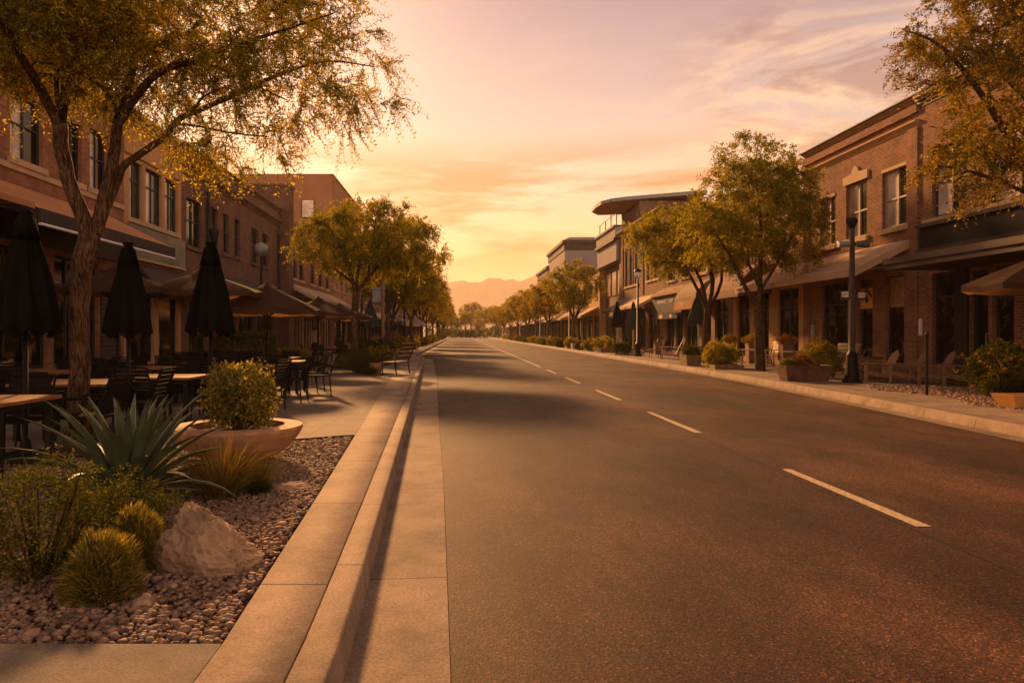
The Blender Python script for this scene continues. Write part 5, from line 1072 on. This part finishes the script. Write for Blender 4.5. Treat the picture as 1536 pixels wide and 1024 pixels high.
for i, (x, y, rz, cm, lb) in enumerate([(-8.2, 13.4, R(-95), 'cushion', 'dark lounge chair with pale grey cushion behind the first closed parasol'), (-7.6, 14.4, R(170), 'cushion', 'lounge chair with grey cushions between parasol pole and tree trunk'), (-8.9, 14.8, R(-80), 'cushr', 'dark lounge chair with rust cushion against the shop wall'), (-8.6, 12.0, R(-100), 'cushr', 'rust-cushioned lounge chair at the far left wall'), (-7.0, 15.2, R(185), 'cushion', 'grey-cushioned lounge chair just left of the trunk')]):
    lounge(lb, x, y, rz, cm)
# umbrellas
def closed_umbrella(label, x, y, z1=2.72, z0=1.52, rb=.27, m='umb', base=True, group='closed parasols'):
    root = empty('closed_parasol', (x, y, .147), label=label, cat='parasol', group=group); H = z1 - .147; h0 = z0 - .147
    r = random.Random(int(x * 97 + y * 31)); ph = r.uniform(0, 6)
    b = MB(); b.tube([(0, 0, 0), (0, 0, H + .02)], .026, 8); b.build('pole', M['dark'], root, smooth=True)
    fo = lambda t, z: 1 + .20 * math.sin(8 * t + ph) + .09 * math.sin(16 * t + ph * 2 + z * 2) + .05 * math.sin(3 * t + z * 3)
    b = MB(); n = 64; hh = H - h0
    prof = [(.05, H - .01), (.06, H - .05), (.085, H - .15 * hh), (rb * .50, H - .36 * hh), (rb * .68, H - .55 * hh), (rb * .88, H - .8 * hh), (rb, h0 + .06)]
    b.lathe(prof, n, fold=fo)
    base_ = len(b.v); i0 = base_ - n
    for j in range(n):
        t = 2 * math.pi * j / n; rr_ = rb * 1.0 * fo(t, 0); b.v.append((rr_ * math.cos(t), rr_ * math.sin(t), h0 + .045 * math.sin(8 * t + ph) - .01))
        b.f.append((i0 + j, i0 + (j + 1) % n, base_ + (j + 1) % n, base_ + j)); b.m.append(0)
    b.build('canopy', M[m], root, smooth=True)
    b = MB(); b.lathe([(.0, H + .05), (.06, H + .045), (.065, H + .015), (.045, H + .0), (.085, H - .05), (.105, H - .14), (.135, H - .27), (.12, H - .26)], 32, fold=lambda t, z: 1 + .08 * math.sin(8 * t + ph)); b.build('top_cap', M[m], root, smooth=True)
    b = MB(); b.box(-.25, .25, -.25, .25, 0, .06); b.lathe([(.06, .06), (.05, .2), (.035, .22)], 12); b.build('base', M['dark'], root)
    return root
closed_umbrella('large black closed parasol nearest the camera at the left edge', -4.68, 7.9, 2.78, 1.50, .29)
closed_umbrella('black closed parasol just right of the large tree trunk', -4.48, 9.9, 2.68, 1.48, .27)
closed_umbrella('black closed parasol left of the large open one', -3.35, 9.85, 2.68, 1.50, .27)
closed_umbrella('dark green closed parasol behind the left forked tree', -4.05, 33, 2.95, 1.8, .36, 'green')
closed_umbrella('dark green closed parasol by the orange valance shop', 11.45, 35.2, 3.6, 1.9, .42, 'green')
closed_umbrella('grey-green closed parasol past the black shop sign', 11.7, 49.5, 3.6, 1.8, .42, 'green')
closed_umbrella('farther dark closed parasol beside the pale bush', 11.9, 55.5, 3.9, 2.0, .42, 'umb')
def open_umbrella(label, x, y, ze, zt, Rr, m='umb2', sides=8, rot=.39, group='open parasols'):
    root = empty('open_parasol', (x, y, .147), rot, label=label, cat='parasol', group=group); H, E = zt - .147, ze - .147
    b = MB(); b.tube([(0, 0, 0), (0, 0, H + .08)], .03, 8); b.build('pole', M['dark'], root, smooth=True)
    b = MB(); A = [2 * math.pi * k / sides for k in range(sides)]
    def pt(a, k, z): return (Rr * k * math.cos(a), Rr * k * math.sin(a), z)
    K = 5
    for a, c in zip(A, A[1:] + A[:1]):
        for q in range(K):
            k0, k1 = q / K * .97 + .03, (q + 1) / K * .97 + .03; f = lambda k_: H - (H - E) * (k_ ** 1.12); mid = (a + c) / 2 if c > a else (a + c + 2 * math.pi) / 2; cs = math.cos(math.pi / sides); sag = .035 * Rr
            m0 = pt(mid, k0 * cs, f(k0) - sag * k0); m1_ = pt(mid, k1 * cs * .985, f(k1) - sag * k1)
            b.face([pt(a, k0, f(k0)), pt(a, k1, f(k1)), m1_, m0]); b.face([m0, m1_, pt(c, k1, f(k1)), pt(c, k0, f(k0))])
        mid = (a + c) / 2 if c > a else (a + c + 2 * math.pi) / 2; mm_ = pt(mid, math.cos(math.pi / sides) * .985, E - .035 * Rr)
        b.face([pt(a, 1, E), mm_, (mm_[0], mm_[1], mm_[2] - .12), pt(a, 1, E - .13)]); b.face([mm_, pt(c, 1, E), pt(c, 1, E - .13), (mm_[0], mm_[1], mm_[2] - .12)])
    b.build('canopy', M[m], root)
    b = MB(); b.lathe([(.01, H + .1), (.05, H + .06), (.22, H - .015), (.23, H - .03)], sides); b.build('vent_cap', M[m], root)
    for a in A:
        b = MB(); b.tube([(0, 0, H - .05), pt(a, .98, E - .012)], .011, 4); b.tube([(0, 0, H - .75), pt(a, .5, H - (H - E) * .5 ** 1.12 - .03)], .009, 4); b.build('rib', M['dark'], root)
    b = MB(); b.box(-.28, .28, -.28, .28, 0, .07); b.build('base', M['dark'], root)
    return root
open_umbrella('large open brown parasol over the middle patio tables', -4.6, 17.5, 2.08, 2.62, 1.28)
open_umbrella('open brown parasol partly hidden behind the third closed one', -5.75, 16.3, 2.45, 2.86, 1.32)
open_umbrella('dark open parasol behind the second closed one', -7.1, 15.2, 2.45, 2.82, 1.15)
open_umbrella('open parasol right behind the large one', -4.75, 24.6, 2.2, 2.65, 1.35)
open_umbrella('open parasol at the rear by the forked tree', -4.7, 28.6, 2.15, 2.6, 1.35)
open_umbrella('farthest open parasol on the patio, under the striped awnings', -6.4, 33.0, 2.4, 2.85, 1.5, 'umb2')
open_umbrella('open brown parasol cut off by the right photo edge', 11.95, 14.8, 2.50, 3.15, 1.55, 'umb2')
open_umbrella('small pale parasol far along the left sidewalk', -3.9, 62, 2.3, 2.95, 1.1, 'umbp')
# bench on left sidewalk
def bench(name, label, x, y, rz, w_=1.3, m='wood2', h=.45, bh=.5, cat='bench', lean=14, fm='dark', group=None):
    root = empty(name, (x, y, .147), rz, label=label, cat=cat, group=group)
    b = MB()
    for k in range(5): b.box(-w_ / 2, w_ / 2, -.22 + k * .1, -.22 + k * .1 + .08, h - .03, h)
    b.build('seat', M[m], root); b = MB()
    for k in range(4):
        z = h + .1 + bh * k / 4; b.cbox((0, -.27 - math.sin(R(lean)) * (z - h), z + .04), w_ / 2, .012, bh / 4 * .42, 0, R(lean))
    b.build('backrest', M[m], root)
    for sx in (-1, 1):
        xx = sx * (w_ / 2 - .06); b = MB(); b.tube([(xx, .2, 0), (xx, .22, h - .03)], .02, 6); b.build('leg', M[fm], root)
        b = MB(); b.tube([(xx, -.3, 0), (xx, -.22, h - .02), (xx, -.27 - math.sin(R(lean)) * bh, h + bh)], .02, 6); b.build('leg', M[fm], root)
        b = MB(); b.tube([(xx, -.3, h + .22), (xx, -.05, h + .26), (xx, .2, h + .22), (xx, .22, h - .02)], .018, 6); b.build('armrest', M[fm], root)
    return root
bench('street_bench', 'low dark wooden bench beside the terracotta pot at the left kerb', -2.15, 24.3, R(72), 1.25, m='trough', h=.43, bh=.55, lean=24)
# right: reclining slatted chairs in a row
def slat_chair(label, x, y, rz, m='wood2', sc=1.0, group='slatted wooden chairs leaning by the brick wall'):
    root = empty('slatted_chair', (x, y, .147), rz, label=label, cat='chair', group=group); root.scale = (sc,) * 3
    b = MB()
    for k in range(5): xk = -.24 + k * .12; b.hexa([(xk - .05, -.12, .20), (xk + .05, -.12, .20), (xk + .05, .42, .33), (xk - .05, .42, .33), (xk - .05, -.12, .222), (xk + .05, -.12, .222), (xk + .05, .42, .352), (xk - .05, .42, .352)])
    b.build('seat', M[m], root); b = MB()
    for k in range(5):
        xk = -.24 + k * .12; hh = .80 + .05 * (2 - abs(k - 2)); b.hexa([(xk - .052, -.13, .18), (xk + .052, -.13, .18), (xk + .052, -.15, .18), (xk - .052, -.15, .18), (xk - .052, -.13 - .4 * hh, hh), (xk + .052, -.13 - .4 * hh, hh), (xk + .052, -.15 - .4 * hh, hh), (xk - .052, -.15 - .4 * hh, hh)])
    b.build('backrest', M[m], root)
    for s_ in (-1, 1):
        xs = s_ * .31; b = MB(); b.box(xs - .012, xs + .012, .36, .44, 0, .50); b.build('leg', M[m], root)
        b = MB(); b.hexa([(xs - .012, .36, .22), (xs + .012, .36, .22), (xs + .012, -.62, .0), (xs - .012, -.62, .0), (xs - .012, .36, .33), (xs + .012, .36, .33), (xs + .012, -.55, .10), (xs - .012, -.55, .10)]); b.build('leg', M[m], root)
        b = MB(); b.box(xs - .05, xs + .05, -.40, .50, .502, .525); b.build('armrest', M[m], root)
    return root
for i, (x, y, rz, lb) in enumerate([(11.75, 20.6, R(78), 'first slatted wooden chair right of the square bin'), (12.25, 20.2, R(70), 'second slatted wooden chair right of the square bin'), (12.7, 19.7, R(72), 'slatted wooden chair behind the thin post'), (13.05, 19.1, R(62), 'last slatted wooden chair, nearest the glass door')]):
    slat_chair(lb, x, y, rz)
slat_chair('wooden slatted chair between lamp post and square bin', 11.95, 22.6, R(60), group=None)
slat_chair('pale slatted lounge chair at the right kerb under the black sign', 11.2, 38.8, R(75), 'woodp', 1.25, group=None)
# bin box
root = empty('square_bin', (12.35, 22.0, .147), label='square wooden litter bin beside the lamp post chair', cat='bin')
b = MB(); b.box(-.2, .2, -.2, .2, .03, .60); b.build('body', M['wood2'], root); b = MB(); b.box(-.23, .23, -.23, .23, .60, .65); b.build('rim', M['trough'], root); b = MB(); b.box(-.13, .13, -.13, .13, .651, .66); b.build('opening', M['dark'], root)
for i in range(4): b = MB(); b.box((-.17, .13, -.17, .13)[i], (-.13, .17, -.13, .17)[i], (-.17, -.17, .13, .13)[i], (-.13, -.13, .17, .17)[i], 0, .03); b.build('foot', M['dark'], root)
# benches and tables by right shops
def simple_table(label, x, y, w_, d_, m='woodp', cat='table', h=.72):
    root = empty('outdoor_table', (x, y, .147), label=label, cat=cat); b = MB(); b.box(-w_ / 2, w_ / 2, -d_ / 2, d_ / 2, h - .04, h); b.build('tabletop', M[m], root)
    for sx in (-1, 1):
        for sy in (-1, 1): b = MB(); b.tube([(sx * (w_ / 2 - .1), sy * (d_ / 2 - .08), 0), (sx * (w_ / 2 - .16), sy * (d_ / 2 - .12), h - .04)], .03, 4); b.build('leg', M[m], root)
simple_table('pale wooden table behind the tall right-hand tree', 11.6, 29.2, 1.2, .8)
simple_table('small pale wooden table between the tree and the brick pier', 12.4, 26.2, 1.4, .7, 'wood2')
bench('wooden_bench', 'brown wooden bench under the cream awning', 13.0, 25.2, R(90), 1.5)
bench('wooden_bench', 'wooden bench beside the golden pillars of the tan shopfront', 13.1, 30.8, R(90), 1.5, m='woodp')
CR = [(12.9, 36.5, 95), (12.7, 38.0, 80), (12.5, 41.5, 100), (12.6, 43.0, 60), (12.5, 45.5, 95), (12.6, 52.0, 90), (12.5, 57, 80), (12.4, 61, 100)]
for i, (x, y, a) in enumerate(CR):
    chair(x, y, R(a), f'dark chair {["nearest of the row", "second of the row", "third of the row", "fourth of the row", "fifth of the row", "third last of the row", "second last of the row", "last of the row"][i]} along the right shopfronts', group='chairs along the right shopfronts')
# wicker arch chair
root = empty('wicker_chair', (10.95, 41.2, .147), R(60), label='round-backed wicker chair beside the pale slatted lounge chair', cat='chair')
b = MB(); n = 16
for k in range(n):
    t0, t1 = math.pi * k / n, math.pi * (k + 1) / n; b.tube([(.42 * math.cos(t0), -.2, .45 + .6 * math.sin(t0)), (.42 * math.cos(t1), -.2, .45 + .6 * math.sin(t1))], .03, 6)
for k in range(1, 8): xk = -.42 + k * .105; b.tube([(xk, -.2, .42), (xk, -.2, .45 + .6 * math.sqrt(max(0, 1 - (xk / .42) ** 2)))], .012, 4)
b.build('backrest', M['wood2'], root); b = MB(); b.lathe([(0, .38), (.40, .38), (.42, .42), (.40, .46), (0, .47)], 20); b.build('seat', M['cushr'], root)
for k in range(4): b = MB(); a = math.pi / 4 + k * math.pi / 2; b.tube([(.3 * math.cos(a), .3 * math.sin(a), .38), (.36 * math.cos(a), .36 * math.sin(a), 0)], .02, 5); b.build('leg', M['wood2'], root)
# flower pots on the right shop fronts
for i, (x, y, lb) in enumerate([(13.2, 33.2, 'orange flowers in a tall pot left of the golden pillar'), (13.2, 29.7, 'orange flowers in a tall pot before the brick pier'), (13.1, 35.6, 'orange flowers in a tall pot under the burgundy awning'), (12.8, 47.5, 'rusty flowers in a pot under the black sign')]):
    boxplanter('tall_pot', ('tall square pot holding ' + lb).replace(' in a tall pot', '').replace(' in a pot', ''), x - .22, x + .22, y - .22, y + .22, .95, M['wood2'], .04, .03)
    shrub('flower_bunch', lb, 'flowers', (x, y, 1.02), .38, .42, 300, .06, M['leafR'] if i % 2 else M['leafG'], 120 + i, L_=.14, stems=6)
# lamp posts
root = empty('lamp_post', (10.85, 20.3, .147), label='black lamp post with two cylinder floodlights beside the red brick building', cat='lamp post')
b = MB(); b.lathe([(0, .05), (.27, .05), (.27, 0)], 4, fold=None); b.lathe([(.25, 0), (.25, .07), (.19, .09), (.17, .35), (.14, .72), (.15, .76), (.12, .80), (.09, .86)], 16); b.build('base', M['dark'], root, smooth=False)
b = MB(); b.tube([(0, 0, .8), (0, 0, 4.25)], [.085, .07], 14); b.build('shaft', M['bronze'], root, smooth=True)
b = MB(); b.lathe([(.07, 4.2), (.08, 4.28), (.17, 4.44), (.17, 4.50), (.12, 4.56), (0, 4.57)], 4); b.build('lantern_head', M['dark'], root)
for s_ in (-1, 1):
    b = MB(); b.tube([(s_ * .10, -.05, 3.82), (s_ * .42, -.08, 3.80)], [.085, .095], 14); f = b.build('floodlight', M['greymetal'], root, smooth=True)
    b = MB(); b.tube([(s_ * .42, -.08, 3.80), (s_ * .424, -.08, 3.80)], .08, 14); b.build('lens', M['white'], f)
b = MB(); b.tube([(-.12, 0, 3.82), (.12, 0, 3.82)], .03, 8); b.build('floodlight_arm', M['dark'], root)
def street_sign(label, loc, w_, h, txt, rz):
    root = empty('street_sign', loc, rz, label=label, cat='sign')
    b = MB(); b.box(-w_ / 2, w_ / 2, -.012, .012, -h / 2, h / 2); p_ = b.build('panel', M['bronze'], root); b = MB(); b.box(-w_ / 2 + .03, w_ / 2 - .03, -.016, -.0125, -h / 2 + .08, h / 2 - .025); b.build('plate', M['white'], root)
    text(txt, h * .42, (0, -.018, .02), (R(90), 0, 0), M['dark'], p_, (0, 0, 0), ext=.001)
street_sign('small pale sign plate on the left side of the lamp post', (10.85 - .22, 20.3 - .05, 2.55), .25, .25, 'LEFT', 0)
street_sign('small grey sign plate on the right side of the lamp post', (10.85 + .23, 20.3 - .05, 2.53), .28, .24, 'STIL', R(15))
b = MB(); b.tube([(0, 0, 0), (0, 0, 1.30)], .028, 8); b.lathe([(.04, 1.28), (.05, 1.33), (.0, 1.40)], 8); tag(b.build('thin_post', M['dark']), 'thin black metal post standing in the cobble strip', 'post').location = (10.25, 16.1, .147)
def lamp2(label, x, y, H=5.0, head='globe'):
    root = empty('street_lamp', (x, y, .147), label=label, cat='street lamp', group='street lamps down the street')
    b = MB(); b.lathe([(.24, 0), (.24, .1), (.17, .14), (.14, .7), (.16, .74), (.08, .85)], 12); b.build('base', M['dark'], root)
    b = MB(); b.tube([(0, 0, .8), (0, 0, H - .35)], [.075, .055], 10); b.build('shaft', M['dark'], root, smooth=True)
    b = MB(); b.lathe([(.05, H - .36), (.15, H - .28), (.20, H - .12), (.17, H + .02), (.10, H + .08)], 14); b.build('globe', M['white'], root, smooth=True)
    b = MB(); b.lathe([(.24, H + .02), (.22, H + .10), (.08, H + .2), (0, H + .24)], 14); b.build('cap', M['dark'], root, smooth=True)
    return root
l0 = lamp2('globe street lamp before the golden brick building on the right', 10.6, 43.7)
for i, (x, y) in enumerate([(10.6, 71), (10.5, 96), (10.5, 128)]): dup(l0, (x, y, .147), label=['globe street lamp under the third right-hand tree', 'slim far street lamp among the right tree row', 'farthest street lamp on the right sidewalk'][i])
for i, (x, y) in enumerate([(-4.9, 36.5), (-4.4, 58), (-4.3, 82), (-4.3, 118)]): dup(l0, (x, y, .147), label=['left street lamp behind the forked tree', 'left street lamp before the pale parasol', 'far left street lamp past the pale parasol', 'farthest street lamp on the left sidewalk'][i])
# lamp on patio pole near the dark building
root = empty('patio_lamp', (-6.85, 20.4, .147), label='black patio lamp column rising behind the third closed parasol', cat='lamp')
b = MB(); b.tube([(0, 0, 0), (0, 0, 3.5)], .06, 10); b.build('pole', M['dark'], root); b = MB(); b.lathe([(.07, 3.5), (.08, 3.62), (.09, 3.95), (.16, 4.18), (.16, 4.24), (0, 4.26)], 16); b.build('lamp_head', M['dark'], root, smooth=True)
root = empty('patio_lamp', (-7.75, 28.6, .147), label='round-headed grey patio lamp against the long dark building', cat='lamp')
b = MB(); b.tube([(0, 0, 0), (0, 0, 4.5)], .05, 8); b.build('pole', M['dark'], root); b = MB(); b.lathe([(.0, 4.35), (.18, 4.4), (.26, 4.6), (.24, 4.8), (0, 4.9)], 16); b.build('lamp_head', M['greymetal'], root, smooth=True)
# pole with arm sign at left tree row
root = empty('sign_post', (-4.05, 38.5, .147), label='brown post with crossbar and small sign behind the forked tree', cat='sign')
b = MB(); b.tube([(0, 0, 0), (0, 0, 4.0)], .10, 8); b.build('post', M['wood2'], root); b = MB(); b.box(-.65, .1, -.05, .05, 3.65, 3.77); b.build('crossbar', M['greymetal'], root); b = MB(); b.box(-.55, -.1, -.02, .02, 3.0, 3.62); b.build('sign_panel', M['greymetal'], root)
# right lamp arm among leaves
root = empty('street_lamp', (13.2, 15.4, .147), label='grey cobra-head street lamp poking out of the golden leaves at right', cat='street lamp')
b = MB(); b.tube([(.3, 0, 0), (.3, 0, 5.3), (.1, 0, 5.42), (-.4, 0, 5.42)], [.07, .05, .04, .035], 8); b.build('pole', M['greymetal'], root); b = MB(); b.tube([(-.35, 0, 5.42), (-.6, 0, 5.42), (-1.2, 0, 5.38)], [.05, .09, .07], 10); b.build('lamp_head', M['white'], root, smooth=True)
# ------------------------------------------------------------------ people
def person(label, x, y, rz, sit=False, top='cloth', hat=False):
    root = empty('person', (x, y, .147), rz, label=label, cat='person')
    me = bpy.data.meshes.new('body')
    if not sit:
        J = [((0, 0, .93), .125), ((0, .0, 1.12), .105), ((0, .0, 1.30), .13), ((0, 0, 1.42), .09), ((0, .01, 1.50), .048), ((0, .02, 1.58), .078), ((0, .02, 1.68), .085),
             ((.095, 0, .86), .09), ((.10, .02, .48), .06), ((.10, -.02, .10), .038), ((.10, .10, .03), .03), ((-.095, 0, .86), .09), ((-.11, -.05, .48), .06), ((-.12, -.12, .10), .038), ((-.12, .0, .03), .03),
             ((.19, 0, 1.38), .052), ((.27, .0, 1.12), .038), ((.25, .14, .92), .028), ((.24, .2, .85), .026), ((-.19, 0, 1.38), .052), ((-.27, -.04, 1.12), .038), ((-.26, .06, .90), .028), ((-.25, .09, .82), .026)]
    else:
        J = [((0, 0, .52), .135), ((0, -.02, .72), .12), ((0, .0, .90), .14), ((0, .02, 1.02), .09), ((0, .05, 1.10), .05), ((0, .08, 1.18), .078), ((0, .08, 1.28), .085),
             ((.10, .05, .50), .09), ((.13, .42, .50), .062), ((.13, .44, .10), .04), ((.13, .55, .03), .03), ((-.10, .05, .50), .09), ((-.13, .42, .50), .062), ((-.13, .44, .10), .04), ((-.13, .55, .03), .03),
             ((.20, .02, .97), .055), ((.27, .08, .74), .04), ((.18, .30, .66), .03), ((.14, .36, .67), .027), ((-.20, .02, .97), .055), ((-.27, .08, .74), .04), ((-.18, .30, .66), .03), ((-.14, .36, .67), .027)]
    Eg = [(0, 1), (1, 2), (2, 3), (3, 4), (4, 5), (5, 6), (0, 7), (7, 8), (8, 9), (9, 10), (0, 11), (11, 12), (12, 13), (13, 14), (3, 15), (15, 16), (16, 17), (17, 18), (3, 19), (19, 20), (20, 21), (21, 22)]
    me.from_pydata([j[0] for j in J], Eg, []); o_ = bpy.data.objects.new('body', me); C.objects.link(o_)
    o_.modifiers.new('skin', 'SKIN'); sv = me.skin_vertices[0].data
    for v, j in zip(sv, J): v.radius = (j[1], j[1] * .85)
    sv[0].use_root = True; o_.modifiers.new('ss', 'SUBSURF').levels = 1
    dg = bpy.context.evaluated_depsgraph_get(); m2 = bpy.data.meshes.new_from_object(o_.evaluated_get(dg)); bpy.data.objects.remove(o_)
    m2.materials.clear()
    body = bpy.data.objects.new('body', m2); C.objects.link(body); body.parent = root
    for mm in (M['skin'], M[top], M['trous']): m2.materials.append(mm)
    zt = 1.47 if not sit else 1.07; zw = .96 if not sit else .58; ze = 1.0 if not sit else .7
    for p_ in m2.polygons:
        c = p_.center; p_.use_smooth = True
        p_.material_index = 0 if c.z > zt or (abs(c.x) > .2 and c.z < ze + .12 and c.z > .6) else (1 if c.z > zw - (.1 if abs(c.x) > .2 else 0) else 2)
    hz, hy = (1.66, 0) if not sit else (1.27, .06)
    h = MB(); h.lathe([(.0, .11), (.06, .10), (.10, .05), (.108, -.02), (.095, -.10), (.06, -.14 if not hat else -.1)], 14, (0, hy, hz)); h.build('hair', M['hair'], root, smooth=True)
    f = MB(); f.lathe([(0, .012), (.014, .0), (0, -.02)], 6, (0, hy + .115, hz - .05)); f.build('nose', M['skin'], root)
    if hat: f = MB(); f.lathe([(.0, .19), (.09, .18), (.11, .07), (.19, .05), (.19, .04)], 16, (0, hy, hz)); f.build('hat', M['dark'], root)
person('woman in a pale loose blouse and dark trousers standing between the far patio tables', -6.74, 34.0, R(200))
person('dark-clothed person in a hat seated at the far patio table', -5.5, 33.6, R(150), True, 'trous', True)
# ------------------------------------------------------------------ haze
hz = MB(); hz.box(-2450, 2450, -55, 3400, -1.6, 345)
hm = bpy.data.materials.new('haze'); hm.use_nodes = True; t = hm.node_tree; t.nodes.remove(t.nodes['Principled BSDF'])
pv = nd(t, 'ShaderNodeVolumePrincipled'); pv.inputs['Color'].default_value = (1, .84, .68, 1); pv.inputs['Density'].default_value = .00019; pv.inputs['Anisotropy'].default_value = .4
t.links.new(pv.outputs[0], t.nodes['Material Output'].inputs['Volume'])
tag(hz.build('haze', hm), 'thin golden evening haze filling the street and valley', 'haze', kind='stuff')
